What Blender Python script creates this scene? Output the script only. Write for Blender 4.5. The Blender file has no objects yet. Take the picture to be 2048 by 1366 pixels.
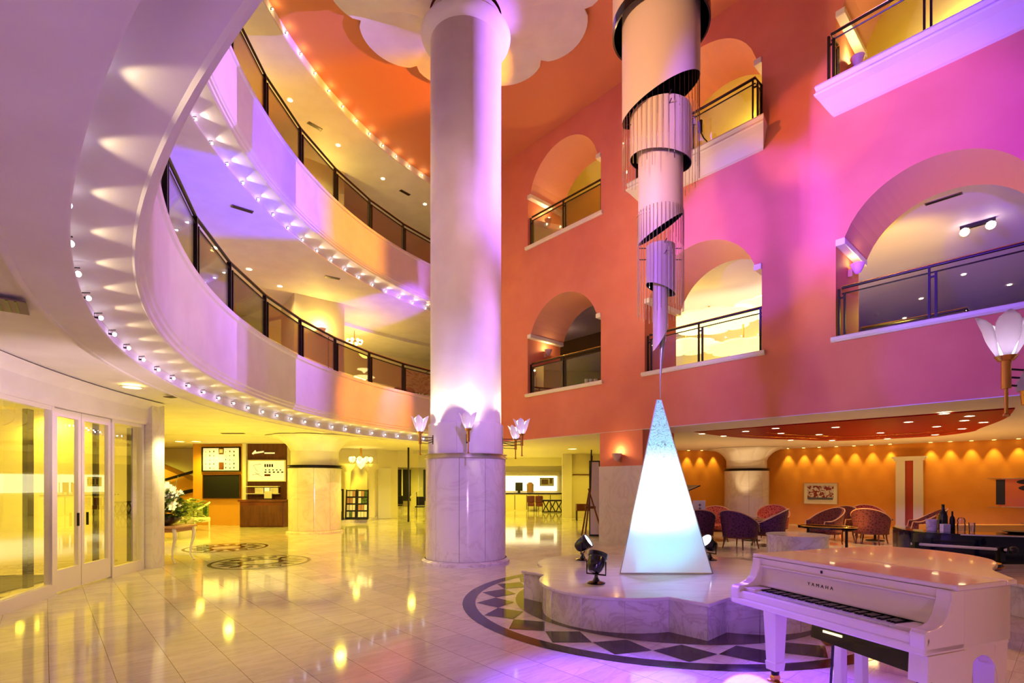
import bpy, math, random
from mathutils import Vector, Matrix
random.seed(4)
S=bpy.context.scene; COL=S.collection
PI=math.pi; rad=math.radians; sin=math.sin; cos=math.cos
# ------------------------------------------------------------------ mesh builder
class MB:
    def __init__(s): s.v=[]; s.f=[]; s.m=[]
    def add(s,vs,fs,mi=0):
        o=len(s.v); s.v+= [tuple(p) for p in vs]
        for f in fs: s.f.append(tuple(i+o for i in f)); s.m.append(mi)
        return s
    def box(s,x0,y0,z0,x1,y1,z1,mi=0,rz=0,c=None):
        vs=[(x,y,z) for z in(z0,z1) for x,y in((x0,y0),(x1,y0),(x1,y1),(x0,y1))]
        if rz:
            cx,cy=c if c else ((x0+x1)/2,(y0+y1)/2)
            vs=[(cx+(x-cx)*cos(rz)-(y-cy)*sin(rz),cy+(x-cx)*sin(rz)+(y-cy)*cos(rz),z) for x,y,z in vs]
        return s.add(vs,[(3,2,1,0),(4,5,6,7),(0,1,5,4),(1,2,6,5),(2,3,7,6),(3,0,4,7)],mi)
    def prism(s,poly,z0,z1,mi=0,top=True,bot=True):
        n=len(poly)
        a=sum(poly[i][0]*poly[(i+1)%n][1]-poly[(i+1)%n][0]*poly[i][1] for i in range(n))
        if a<0: poly=poly[::-1]
        vs=[(x,y,z0) for x,y in poly]+[(x,y,z1) for x,y in poly]
        fs=[(i,(i+1)%n,n+(i+1)%n,n+i) for i in range(n)]
        if top: fs.append(tuple(range(n,2*n)))
        if bot: fs.append(tuple(range(n-1,-1,-1)))
        return s.add(vs,fs,mi)
    def lathe(s,prof,cx=0,cy=0,a0=0,a1=2*PI,n=32,closed=False,mi=0):
        full=abs(a1-a0-2*PI)<1e-6; k=n if full else n+1
        vs=[]
        for i in range(k):
            a=a0+(a1-a0)*i/n
            for r,z in prof: vs.append((cx+r*cos(a),cy+r*sin(a),z))
        m=len(prof); fs=[]
        for i in range(n):
            j=(i+1)%k
            for q in range(m if closed else m-1):
                q2=(q+1)%m
                fs.append((i*m+q,j*m+q,j*m+q2,i*m+q2))
        if closed and not full:
            fs.append(tuple(range(m-1,-1,-1))); fs.append(tuple(n*m+q for q in range(m)))
        return s.add(vs,fs,mi)
    def tube(s,pts,r,n=8,mi=0,closed=False,cap=True):
        pts=[Vector(p) for p in pts]; N=len(pts)
        rs=r if isinstance(r,(list,tuple)) else [r]*N
        vs=[]; up=None
        for i,p in enumerate(pts):
            if closed: t=(pts[(i+1)%N]-pts[i-1])
            else: t=(pts[min(i+1,N-1)]-pts[max(i-1,0)])
            t=t.normalized() if t.length>1e-9 else Vector((0,0,1))
            if up is None: up=Vector((0,0,1)) if abs(t.z)<.9 else Vector((1,0,0))
            a=t.cross(up)
            if a.length<1e-4: a=t.cross(Vector((0,1,0)))
            a.normalize(); b=a.cross(t).normalized(); up=b
            for k in range(n):
                q=2*PI*k/n; vs.append(p+a*cos(q)*rs[i]+b*sin(q)*rs[i])
        fs=[]
        for i in range(N if closed else N-1):
            j=(i+1)%N
            for k in range(n):
                k2=(k+1)%n; fs.append((i*n+k,i*n+k2,j*n+k2,j*n+k))
        if cap and not closed:
            fs.append(tuple(range(n-1,-1,-1))); fs.append(tuple((N-1)*n+k for k in range(n)))
        return s.add(vs,fs,mi)
    def cyl(s,p0,p1,r0,r1=None,n=16,mi=0): return s.tube([p0,p1],[r0,r0 if r1 is None else r1],n,mi)
    def ball(s,c,r,n=10,mi=0,sx=1,sy=1,sz=1):
        m=n//2+1; vs=[]; fs=[]
        for i in range(m+1):
            t=PI*i/m
            for k in range(n):
                q=2*PI*k/n; vs.append((c[0]+r*sx*sin(t)*cos(q),c[1]+r*sy*sin(t)*sin(q),c[2]+r*sz*cos(t)))
        for i in range(m):
            for k in range(n):
                k2=(k+1)%n; fs.append((i*n+k,(i+1)*n+k,(i+1)*n+k2,i*n+k2))
        return s.add(vs,fs,mi)
    def build(s,name,mat,parent=None,smooth=None,bevel=0):
        me=bpy.data.meshes.new(name); me.from_pydata(s.v,[],s.f)
        for m in (mat if isinstance(mat,(list,tuple)) else [mat]): me.materials.append(m)
        if any(s.m): me.polygons.foreach_set('material_index',s.m)
        me.validate(); me.update()
        if smooth:
            me.polygons.foreach_set('use_smooth',[True]*len(me.polygons)); me.set_sharp_from_angle(angle=rad(smooth))
        o=bpy.data.objects.new(name,me); COL.objects.link(o)
        if parent: o.parent=parent
        if bevel:
            b=o.modifiers.new('bevel','BEVEL'); b.width=bevel; b.segments=2; b.limit_method='ANGLE'; b.angle_limit=rad(40)
        return o
def thing(name,label,cat,loc=(0,0,0),rz=0,group=None):
    o=bpy.data.objects.new(name,None); o.empty_display_size=.1; COL.objects.link(o)
    o.location=loc; o.rotation_euler=(0,0,rz); return tag(o,label,cat,group)
def tag(o,label,cat,group=None):
    o['label']=label; o['category']=cat
    if group: o['group']=group
    return o
def st(o): o['kind']='structure'; return o
def copy_tree(o,parent=None):
    c=o.copy(); COL.objects.link(c); c.parent=parent
    for ch in list(o.children): copy_tree(ch,c)
    return c
def dup(root,loc,rz=0,label=None,group=None):
    c=copy_tree(root); c.location=loc; c.rotation_euler=(0,0,rz)
    if label: c['label']=label
    if group: c['group']=group
    return c
# ------------------------------------------------------------------ materials
def lin(c): return tuple(((x/255)/12.92 if x/255<=.04045 else ((x/255+.055)/1.055)**2.4) for x in c)+(1,)
def mat(name,col,rough=.5,metal=0,emit=None,es=0,trans=0,alpha=1,spec=.5,coat=0,ior=1.45):
    m=bpy.data.materials.new(name); m.use_nodes=True; b=m.node_tree.nodes['Principled BSDF']
    c=lin(col) if max(col)>1 else tuple(col)+(1,)
    b.inputs['Base Color'].default_value=c; b.inputs['Roughness'].default_value=rough; b.inputs['Metallic'].default_value=metal
    b.inputs['Specular IOR Level'].default_value=spec; b.inputs['Coat Weight'].default_value=coat; b.inputs['IOR'].default_value=ior
    b.inputs['Transmission Weight'].default_value=trans; b.inputs['Alpha'].default_value=alpha
    if emit: b.inputs['Emission Color'].default_value=lin(emit); b.inputs['Emission Strength'].default_value=es
    return m
def nd(m): return m.node_tree.nodes, m.node_tree.links, m.node_tree.nodes['Principled BSDF']
def noisy(m,c1,c2,scale=5,detail=4,dist=0,lo=.35,hi=.65,bump=0,stretch=None):
    N,L,b=nd(m); t=N.new('ShaderNodeTexCoord'); mp=N.new('ShaderNodeMapping'); n=N.new('ShaderNodeTexNoise'); r=N.new('ShaderNodeValToRGB')
    if stretch: mp.inputs['Scale'].default_value=stretch
    L.new(t.outputs['Object'],mp.inputs['Vector']); L.new(mp.outputs[0],n.inputs['Vector'])
    n.inputs['Scale'].default_value=scale; n.inputs['Detail'].default_value=detail; n.inputs['Distortion'].default_value=dist
    r.color_ramp.elements[0].position=lo; r.color_ramp.elements[1].position=hi
    r.color_ramp.elements[0].color=lin(c1); r.color_ramp.elements[1].color=lin(c2)
    L.new(n.outputs['Fac'],r.inputs[0]); L.new(r.outputs[0],b.inputs['Base Color'])
    if bump:
        bp=N.new('ShaderNodeBump'); bp.inputs['Strength'].default_value=bump; bp.inputs['Distance'].default_value=.01
        L.new(n.outputs['Fac'],bp.inputs['Height']); L.new(bp.outputs[0],b.inputs['Normal'])
    return m
TH=math.atan2(.672,.741)     # facade normal direction
def marble(name,base,vein,grid=None,rough=.12,rot=0,vscale=1.6,off=(0,0),joint=(120,95,90)):
    m=mat(name,base,rough,coat=.0); N,L,b=nd(m)
    t=N.new('ShaderNodeTexCoord'); mp=N.new('ShaderNodeMapping'); L.new(t.outputs['Object'],mp.inputs['Vector'])
    mp.inputs['Rotation'].default_value=(0,0,rot)
    n=N.new('ShaderNodeTexNoise'); n.inputs['Scale'].default_value=vscale; n.inputs['Detail'].default_value=8; n.inputs['Distortion'].default_value=1.6; n.inputs['Roughness'].default_value=.62
    mp2=N.new('ShaderNodeMapping'); mp2.inputs['Scale'].default_value=(.5,2.2,1.2)
    L.new(mp.outputs[0],mp2.inputs['Vector']); 
    r=N.new('ShaderNodeValToRGB'); e=r.color_ramp.elements
    e[0].position=.40; e[0].color=lin(base); e[1].position=.62; e[1].color=lin(base)
    x=e.new(.5); x.color=lin(vein); x=e.new(.47); x.color=lin(tuple((p*3+q)/4 for p,q in zip(base,vein))); x=e.new(.54); x.color=lin(tuple((p*2+q)/3 for p,q in zip(base,vein)))
    src=mp2.outputs[0]
    col=r.outputs[0]
    if grid:
        # per-tile value + joints from a local square grid
        sx,sy=grid; sep=N.new('ShaderNodeSeparateXYZ'); L.new(mp.outputs[0],sep.inputs[0])
        def mth(op,a,bv=None):
            q=N.new('ShaderNodeMath'); q.operation=op
            L.new(a,q.inputs[0])
            if bv is not None:
                if isinstance(bv,(int,float)): q.inputs[1].default_value=bv
                else: L.new(bv,q.inputs[1])
            return q.outputs[0]
        ux=mth('DIVIDE',mth('SUBTRACT',sep.outputs[0],off[0]),sx); uy=mth('DIVIDE',mth('SUBTRACT',sep.outputs[1],off[1]),sy)
        fx=mth('FRACT',ux); fy=mth('FRACT',uy); ix=mth('FLOOR',ux); iy=mth('FLOOR',uy)
        def edge(f,w): return mth('LESS_THAN',mth('MINIMUM',f,mth('SUBTRACT',mth('MULTIPLY',f,-1),-1)),w)
        jx=edge(fx,.0055); jy=mth('MULTIPLY',edge(fy,.0045),.6)
        jt=mth('MAXIMUM',jx,jy)
        cb=N.new('ShaderNodeCombineXYZ'); L.new(ix,cb.inputs[0]); L.new(iy,cb.inputs[1])
        wn=N.new('ShaderNodeTexWhiteNoise'); L.new(cb.outputs[0],wn.inputs['Vector'])
        ad=N.new('ShaderNodeVectorMath'); ad.operation='MULTIPLY_ADD'; L.new(wn.outputs['Color'],ad.inputs[0]); ad.inputs[1].default_value=(9,9,9); L.new(src,ad.inputs[2])
        src=ad.outputs[0]
        mx=N.new('ShaderNodeMix'); mx.data_type='RGBA'; mx.blend_type='MULTIPLY'; mx.inputs['Factor'].default_value=1
        mr=N.new('ShaderNodeMapRange'); mr.inputs['To Min'].default_value=.86; mr.inputs['To Max'].default_value=1.0; L.new(wn.outputs['Value'],mr.inputs['Value'])
        L.new(col,mx.inputs['A']); L.new(mr.outputs[0],mx.inputs['B'])
        m2=N.new('ShaderNodeMix'); m2.data_type='RGBA'; L.new(jt,m2.inputs['Factor']); L.new(mx.outputs['Result'],m2.inputs['A']); m2.inputs['B'].default_value=lin(joint)
        col=m2.outputs['Result']
    L.new(src,n.inputs['Vector']); L.new(n.outputs['Fac'],r.inputs[0]); L.new(col,b.inputs['Base Color'])
    return m
M={}
M['floor']=marble('floor_marble',(238,228,214),(222,209,196),grid=(.405,.405),rough=.07,rot=-TH,off=(.025,-.02))
M['marble']=marble('white_marble',(234,226,220),(206,190,184),rough=.14,vscale=1.6)
M['marble_col']=marble('column_marble',(232,224,218),(219,208,202),rough=.12,vscale=.9)
M['black_marble']=noisy(mat('black_marble',(30,24,28),.1),(22,16,20),(62,46,44),scale=6)
M['brown_marble']=noisy(mat('brown_marble',(80,55,45),.1),(50,32,26),(98,66,50),scale=5)
M['facade']=noisy(mat('salmon_plaster',(224,132,96),.7),(222,128,94),(228,137,100),scale=1.5)
M['vault']=mat('arch_plaster',(230,160,134),.65)
M['white']=noisy(mat('white_plaster',(236,228,222),.55),(233,224,218),(240,233,228),scale=2)
M['ring_under']=mat('soffit_paint',(232,220,214),.6)
M['ceiling']=mat('atrium_ceiling_paint',(226,140,92),.65)
M['cream']=mat('cream_paint',(238,226,190),.6)
M['ivory']=mat('ivory_trim',(240,232,215),.4)
M['ochre']=mat('ochre_wall',(226,160,60),.6)
M['lounge']=noisy(mat('lounge_orange',(232,150,50),.6),(230,146,46),(236,154,54),scale=2)
M['red']=mat('red_lacquer',(160,10,16),.4,spec=.03)
M['dark']=mat('dark_bronze',(34,24,24),.35,metal=.3)
M['brass']=mat('brass',(214,160,80),.22,metal=1)
M['steel']=mat('brushed_metal',(196,186,180),.3,metal=.85)
M['champ']=mat('champagne_satin',(222,188,160),.5,metal=.1)
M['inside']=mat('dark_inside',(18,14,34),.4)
M['glass']=None
def glassmat(name,tint=(1,1,1),k=.8,rough=.0,opac=.0):
    m=bpy.data.materials.new(name); m.use_nodes=True; N=m.node_tree.nodes; L=m.node_tree.links
    for x in list(N): N.remove(x)
    o=N.new('ShaderNodeOutputMaterial'); t=N.new('ShaderNodeBsdfTransparent'); t.inputs[0].default_value=tint+(1,)
    g=N.new('ShaderNodeBsdfGlossy'); g.inputs['Roughness'].default_value=rough; g.inputs[0].default_value=(1,1,1,1)
    fr=N.new('ShaderNodeFresnel'); fr.inputs[0].default_value=1.45
    ma=N.new('ShaderNodeMath'); ma.operation='MULTIPLY_ADD'; ma.inputs[1].default_value=k; ma.inputs[2].default_value=opac
    L.new(fr.outputs[0],ma.inputs[0])
    mx=N.new('ShaderNodeMixShader'); L.new(ma.outputs[0],mx.inputs[0]); L.new(t.outputs[0],mx.inputs[1]); L.new(g.outputs[0],mx.inputs[2]); L.new(mx.outputs[0],o.inputs[0])
    return m
M['glass']=glassmat('clear_glass',(.93,.95,.94))
M['glass_door']=glassmat('door_glass',(.97,.94,.74),k=.35,opac=.01)
M['rodglass']=glassmat('acrylic_rod',(.93,.88,.93),opac=.10)
M['frost']=mat('frosted_glass',(240,232,240),.3,trans=.0)
N_,L_,b_=nd(M['frost']); b_.inputs['Subsurface Weight'].default_value=0
def translucent(name,col,mixf=.5):
    m=mat(name,col,.3); N,L,b=nd(m); o=N['Material Output']; t=N.new('ShaderNodeBsdfTranslucent'); t.inputs[0].default_value=lin(col)
    mx=N.new('ShaderNodeMixShader'); mx.inputs[0].default_value=mixf; L.new(b.outputs[0],mx.inputs[1]); L.new(t.outputs[0],mx.inputs[2]); L.new(mx.outputs[0],o.inputs['Surface']); return m
M['petal']=translucent('petal_glass',(240,232,245),.45)
def emis(name,col,s): return mat(name,(250,245,235),.5,emit=col,es=s)
M['lamp']=emis('lamp_warm',(255,236,180),14)
M['lampy']=emis('lamp_yellow',(255,225,120),9)
M['lampw']=emis('lamp_white',(245,240,255),14)
M['panel']=emis('lit_panel',(255,240,190),2.2)
M['panelsoft']=emis('lit_board',(255,238,190),.5)
M['luminous']=emis('luminous_petals',(255,236,150),1.6)
M['piano']=mat('ivory_lacquer',(243,228,214),.14,coat=.5)
M['keyw']=mat('key_ivory',(240,232,220),.25)
M['black']=mat('black_lacquer',(14,12,18),.15,coat=.3)
M['blackmatte']=mat('black_matte',(20,18,22),.55)
M['navy']=mat('navy_lacquer',(10,10,40),.15,coat=.5)
M['fabric']=None
def fabric(name,c1,c2):
    m=mat(name,c1,.8); N,L,b=nd(m); t=N.new('ShaderNodeTexCoord'); v=N.new('ShaderNodeTexVoronoi'); v.inputs['Scale'].default_value=16; v.feature='DISTANCE_TO_EDGE'
    r=N.new('ShaderNodeValToRGB'); r.color_ramp.elements[0].position=.05; r.color_ramp.elements[1].position=.25; r.color_ramp.elements[0].color=lin(c2); r.color_ramp.elements[1].color=lin(c1)
    L.new(t.outputs['Object'],v.inputs['Vector']); L.new(v.outputs['Distance'],r.inputs[0]); L.new(r.outputs[0],b.inputs['Base Color']); return m
M['fabric']=fabric('burgundy_damask',(70,20,26),(108,48,44))
M['fabric2']=fabric('red_damask',(140,30,32),(190,90,70))
M['fabric3']=fabric('plum_damask',(58,20,48),(92,44,80))
M['wood']=noisy(mat('dark_wood',(88,40,26),.3),(80,34,22),(112,54,34),scale=3,stretch=(1,8,1))
M['woodl']=mat('light_wood',(200,150,110),.35)
M['brown']=noisy(mat('brown_panelling',(96,52,34),.35),(88,46,30),(108,60,40),scale=2,stretch=(6,1,1))
M['green']=noisy(mat('leaf_green',(60,92,36),.5),(44,78,30),(110,134,60),scale=14)
M['greeny']=noisy(mat('leaf_variegated',(150,165,80),.5),(110,140,60),(210,210,140),scale=18)
M['flower']=noisy(mat('white_petals',(250,248,236),.5),(240,238,215),(255,253,246),scale=20)
M['paper']=mat('paper',(246,240,224),.6)
M['mat']=mat('door_mat',(70,62,40),.9)
M['plum']=mat('plum_wall',(110,60,80),.6)
M['dbrown']=mat('dark_brown_wall',(84,52,40),.6)
M['lilac']=mat('lilac_plaster',(214,196,226),.6)
M['ink']=mat('ink',(40,30,30),.5)
M['pink']=mat('pink_shell_glass',(236,196,200),.4)
M['grille']=mat('vent_grey',(120,95,95),.5)
# ------------------------------------------------------------------ reference frames
CX,CY=6.45,10.46
NX,NY=.7407,.6718; WX,WY=NY,-NX; D0=11.185
def pol(r,a,z=None):
    a=rad(a); p=(CX+r*cos(a),CY+r*sin(a)); return p if z is None else p+(z,)
def wp(u,off,z=None):
    d=D0+off; p=(NX*d+WX*u,NY*d+WY*u); return p if z is None else p+(z,)
A0,A1=122.0,302.0
def arc(mb,prof,a0=A0,a1=A1,n=None,closed=True,mi=0):
    return mb.lathe(prof,CX,CY,rad(a0),rad(a1),n or max(4,int((a1-a0)*1.2)),closed,mi)
# ------------------------------------------------------------------ SETTING: floor
st(MB().box(-24,-6,-.2,24,36,0).build('floor',M['floor']))
# rings (gallery slabs)
p1=[(20,3.13),(12.04,3.13),(12.04,2.985),(12.0,2.985),(11.99,3.0),(11.72,3.0),(11.705,3.01),(11.715,3.03),(11.765,3.04),(11.765,3.17),(11.73,3.2),(11.40,3.25),(11.385,3.235),(11.36,3.25),(11.355,3.29),(11.33,3.31),(11.325,3.35),(11.305,3.37),(11.30,3.41),(11.30,4.38),(11.27,4.40),(11.26,4.45),(11.27,4.48),(11.45,4.48),(11.45,4.2),(20,4.2)]
p2=[(20,7.54),(11.85,7.54),(11.83,7.55),(11.84,7.57),(11.88,7.575),(11.88,7.65),(11.84,7.68),(11.44,7.70),(11.41,7.685),(11.37,7.70),(11.36,7.73),(11.33,7.74),(11.325,7.77),(11.30,7.79),(11.30,8.78),(11.27,8.79),(11.26,8.83),(11.27,8.86),(11.45,8.86),(11.45,8.6),(20,8.6)]
p3=[(20,11.9),(11.79,11.9),(11.77,11.92),(11.77,12.12),(20,12.3)]
for i,(p,nm) in enumerate(((p1,'trim_1'),(p2,'trim_2'),(p3,'trim_3'))):
    mb=MB(); arc(mb,p); st(mb.build(nm,M['white'],smooth=35))
st(MB().lathe([(0.01,12.12),(13,12.12)],CX,CY,rad(0),rad(360),96).build('ceiling',M['ceiling']))
# facade wall with arched openings -----------------------------------
WIN=[-10.17,-5.93,-1.70]
def openings(uc):
    R=1.36
    out=[]
    for zb,zi,zc in ((4.35,6.25,5.80),(8.95,10.60,10.28)):
        hw=math.sqrt(R*R-(zi-zc)**2)
        us=[uc-1.43,uc-hw-1e-3]; zt=[zi,zi]
        for k in range(25):
            a=-hw+2*hw*k/24; us.append(uc+a); zt.append(zc+math.sqrt(max(R*R-a*a,0)))
        us+=[uc+hw+1e-3,uc+1.43]; zt+=[zi,zi]
        out.append((zb,us,zt))
    return out
TK=1.5
mb=MB(); va=MB(); im=MB()
def q4(m,a,b,c,d,mi=0): m.add([a,b,c,d],[(0,1,2,3)],mi)
ZT=12.2; ZB=2.98
def solid(u0,u1,z0,z1):
    pts=[wp(u0,0),wp(u1,0),wp(u1,TK),wp(u0,TK)]; mb.prism(pts,z0,z1)
edges=[-14.75]
for uc in WIN: edges+= [uc-1.43,uc+1.43]
edges+=[4.0]
for i in range(0,len(edges),2): solid(edges[i],edges[i+1],ZB,ZT)
for uc in WIN:
    (zb1,us1,zt1),(zb2,us2,zt2)=openings(uc)
    for us,lo,hi in ((us1,None,zb1),(us1,zt1,zb2),(us2,zt2,ZT)):
        for off in (0,TK):
            for i in range(len(us)-1):
                l0=ZB if lo is None else lo[i]; l1=ZB if lo is None else lo[i+1]
                q4(mb,wp(us[i],off,l0),wp(us[i+1],off,l1),wp(us[i+1],off,hi),wp(us[i],off,hi))
    for zb,us,zt in ((zb1,us1,zt1),(zb2,us2,zt2)):
        q4(mb,wp(us[0],0,zb),wp(us[-1],0,zb),wp(us[-1],TK,zb),wp(us[0],TK,zb))
        for i in range(len(us)-1): q4(va,wp(us[i],0,zt[i]),wp(us[i+1],0,zt[i+1]),wp(us[i+1],TK,zt[i+1]),wp(us[i],TK,zt[i]))
    q4(mb,wp(us1[0],0,ZB),wp(us1[-1],0,ZB),wp(us1[-1],TK,ZB),wp(us1[0],TK,ZB))
# soffit underside is white plaster
st(mb.build('wall_back',M['facade']))
st(va.build('trim_4',M['vault'],smooth=40))
# pier with marble cladding
pm=MB(); pm.prism([wp(-8.77,0),wp(-7.42,0),wp(-7.42,TK),wp(-8.77,TK)],2.06,ZB); st(pm.build('wall_pier',M['facade']))
pm=MB(); pm.prism([wp(-8.79,-.02),wp(-7.40,-.02),wp(-7.40,TK+.02),wp(-8.79,TK+.02)],0,2.06); st(pm.build('trim_5',M['marble_col']))
# soffit board under facade wall
sb=MB(); sb.prism([wp(-14,-.0),wp(4,-.0),wp(4,TK),wp(-14,TK)],2.965,2.979); st(sb.build('trim_6',M['ring_under']))
# window sills, imposts and protruding balcony ledges
def sill(uc,z,proj,n):
    m=MB()
    pr=[(0,-.055),(-proj*.6,-.055),(-proj,-.02),(-proj,.035),(-proj+.02,.05),(.42,.05)]
    a,b=uc-1.5,uc+1.5
    k=len(pr); vs=[wp(a,o,z+h) for o,h in pr]+[wp(b,o,z+h) for o,h in pr]
    fs=[(i,(i+1)%k,k+(i+1)%k,k+i) for i in range(k)]+[tuple(range(k)),tuple(range(2*k-1,k-1,-1))]
    m.add(vs,fs); return st(m.build('trim_%d'%n,M['ivory']))
n=10
for uc in WIN: sill(uc,4.35,.07,n); n+=1
sill(WIN[0],8.95,.07,n); n+=1
def ledge(uc,z,n):
    m=MB(); W=1.66
    prof=[(0.42,.10),(-.46,.10),(-.48,.06),(-.44,.0),(-.46,-.04),(-.50,-.07),(-.48,-.10),(-.36,-.16),(-.2,-.26),(-.06,-.34),(0,-.36),(.42,-.36)]
    rows=[]
    for o,h in prof:
        x=max(0,-o)/.5
        w=W-.22*(1-x)*.9 if o<=0 else W-.2
        rows.append([wp(uc-w,o,z+h),wp(uc+w,o,z+h)])
    vs=[p for r in rows for p in r]; k=len(rows); fs=[(2*i,2*i+1,2*i+3,2*i+2) for i in range(k-1)]
    fs+=[tuple(2*i for i in range(k)),tuple(2*i+1 for i in range(k-1,-1,-1))]
    m.add(vs,fs); return st(m.build('trim_%d'%n,M['ivory']))
for uc in WIN[1:]: ledge(uc,8.97,n); n+=1
for uc in WIN:
    for zi in (6.25,10.60):
        m=MB()
        for sg in (-1,1):
            a,b=uc+sg*1.43,uc+sg*1.27
            pts=[wp(min(a,b),-.03),wp(max(a,b),-.03),wp(max(a,b),TK),wp(min(a,b),TK)]
            m.prism(pts,zi-.13,zi-.005)
        st(m.build('trim_%d'%n,M['ivory'],bevel=.015)); n+=1
# rooms behind the facade ------------------------------------------------
def room(z0,z1,m_ceil,m_wall,nm,depth=7.5,u0=-18,u1=2.5):
    st(MB().prism([wp(u0,TK),wp(u1,TK),wp(u1,depth),wp(u0,depth)],z1,z1+.1).build('ceiling',m_ceil))
    st(MB().prism([wp(u0,TK),wp(u1,TK),wp(u1,depth),wp(u0,depth)],z0-.25,z0-.02).build('floor',M['ivory']))
    b=MB(); b.prism([wp(u0,depth),wp(u1,depth),wp(u1,depth+.15),wp(u0,depth+.15)],z0,z1)
    b.prism([wp(u0-.1,TK),wp(u0,TK),wp(u0,depth),wp(u0-.1,depth)],z0,z1); b.prism([wp(u1,TK),wp(u1+.1,TK),wp(u1+.1,depth),wp(u1,depth)],z0,z1)
    st(b.build(nm,m_wall))
room(4.35,7.5,M['lilac'],M['plum'],'wall_upper',depth=15,u1=4)
st(MB().prism([wp(-13,7.6),wp(-6.4,7.6),wp(-6.4,7.7),wp(-13,7.7)],4.36,7.49).build('wall_upper_inner',M['cream']))
room(8.95,12.1,M['cream'],M['ochre'],'wall_top')
def part_wall(u,z0,z1,m,nm,d0=TK,d1=7.5): st(MB().prism([wp(u-.06,d0),wp(u+.06,d0),wp(u+.06,d1),wp(u-.06,d1)],z0,z1).build(nm,m))
st(MB().prism([wp(-8.2,TK),wp(-8.1,TK),wp(-12.1,7.5),wp(-12.2,7.5)],4.36,7.49).build('wall_divider',M['cream'])); part_wall(-3.85,4.36,7.49,M['ochre'],'wall_divider',d1=4.2)
part_wall(-8.2,8.96,12.09,M['ochre'],'wall_divider'); part_wall(-3.9,8.96,12.09,M['ochre'],'wall_divider')
st(MB().prism([wp(-17.9,4.8),wp(-11.2,4.8),wp(-11.2,4.9),wp(-17.9,4.9)],4.36,7.49).build('wall_inner',M['dbrown']))
# ring galleries: outer walls and cores --------------------------------
mb=MB(); arc(mb,[(17.6,4.2),(17.6,7.54),(17.8,7.54),(17.8,4.2)],118,230); st(mb.build('wall_gallery',M['cream'],smooth=35))
mb=MB(); arc(mb,[(17.6,8.6),(17.6,11.9),(17.8,11.9),(17.8,8.6)],118,230); st(mb.build('wall_gallery_top',M['cream'],smooth=35))
core=[(-6.78,16.05),(-5.55,17.05),(-6.5,18.3),(-7.75,17.3)]
st(MB().prism(core,4.2,7.54).build('wall_core',M['cream'])); st(MB().prism(core,8.6,11.9).build('wall_core_top',M['cream']))
# bulkhead steps on the gallery ceilings
for z in (7.54,11.9):
    mb=MB(); arc(mb,[(15.2,z-.12),(15.2,z+.02),(17.6,z+.02),(17.6,z-.12)],A0,152); st(mb.build('trim_%d'%n,M['white'],smooth=35)); n+=1
# ------------------------------------------------------------------ ground floor ceilings / walls
gc=MB(); gc.prism([wp(-14,TK),wp(-7.3,TK),wp(-7.3,4),wp(6,4),wp(6,12.6),wp(-17,12.6),(-24,20),(-24,36),(-6,36)][:0] or [wp(-22,TK-.0),wp(4,TK-.0),wp(4,13),wp(-22,13)],2.98,3.2)
st(gc.build('ceiling',M['ring_under']))
# ceiling beyond the ring at left rear
st(MB().prism([(-24,12),(-1.6,18.9),(6,36),(-24,36)],3.12,3.3).build('ceiling',M['ring_under']))
# lounge back wall
lw=[(5.2,21.4),(6.92,21.54),(9.15,21.77),(10.45,20.9),(12.35,19.21),(13.73,17.77),(15.79,15.88),(19,12.6),(22,9)]
m=MB(); off=[(x+.1,y+.2) for x,y in lw]; m.prism(lw+off[::-1],0,2.98); st(m.build('wall_lounge',M['lounge']))
st(MB().prism([(5.0,18.2),(5.2,18.2),(5.3,21.6),(5.1,21.6)],0,2.98).build('wall_lounge_side',M['lounge']))
# red lacquer ceiling oval, recessed look
red=[(4.74,13.54),(6.12,14.81),(7.4,15.55),(8.78,15.97),(9.7,16.3),(10.41,16.34),(11.29,15.79),(12.0,14.96),(12.21,14.36),(12.0,13.4),(11.53,12.69),(10.31,10.77),(9.13,9.35)]
def crom(P,k=6,closed=True):
    out=[];N=len(P)
    for i in range(N if closed else N-1):
        a,b,c,d=[Vector(P[(i+j)%N] if closed else P[min(max(i+j,0),N-1)]) for j in(-1,0,1,2)]
        for q in range(k):
            t=q/k; out.append(tuple(.5*((2*b)+(-a+c)*t+(2*a-5*b+4*c-d)*t*t+(-a+3*b-3*c+d)*t**3)))
    if not closed: out.append(tuple(P[-1]))
    return out
redc=crom(red,5,False)
def nudge(p,n0=D0+TK+.02):
    d=NX*p[0]+NY*p[1]
    return (p[0]+NX*(n0-d),p[1]+NY*(n0-d)) if d<n0 else p
redc=[nudge(p) for p in redc]
st(MB().prism(redc,2.955,2.979).build('ceiling',M['red']))
for k,(f) in enumerate((.30,.62)):   # thin bright metal lines in the lacquer ceiling
    line=[]
    for i in range(4,len(redc)-16):
        p=redc[i]; c=(8.4,11.6); line.append((c[0]+(p[0]-c[0])*(1-f*.55),c[1]+(p[1]-c[1])*(1-f*.55),2.95))
    line=[l for l in line if NX*l[0]+NY*l[1]>D0+TK+.1]
    st(MB().tube(line,.012,6).build('trim_%d'%n,M['brass'],smooth=60)); n+=1
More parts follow.
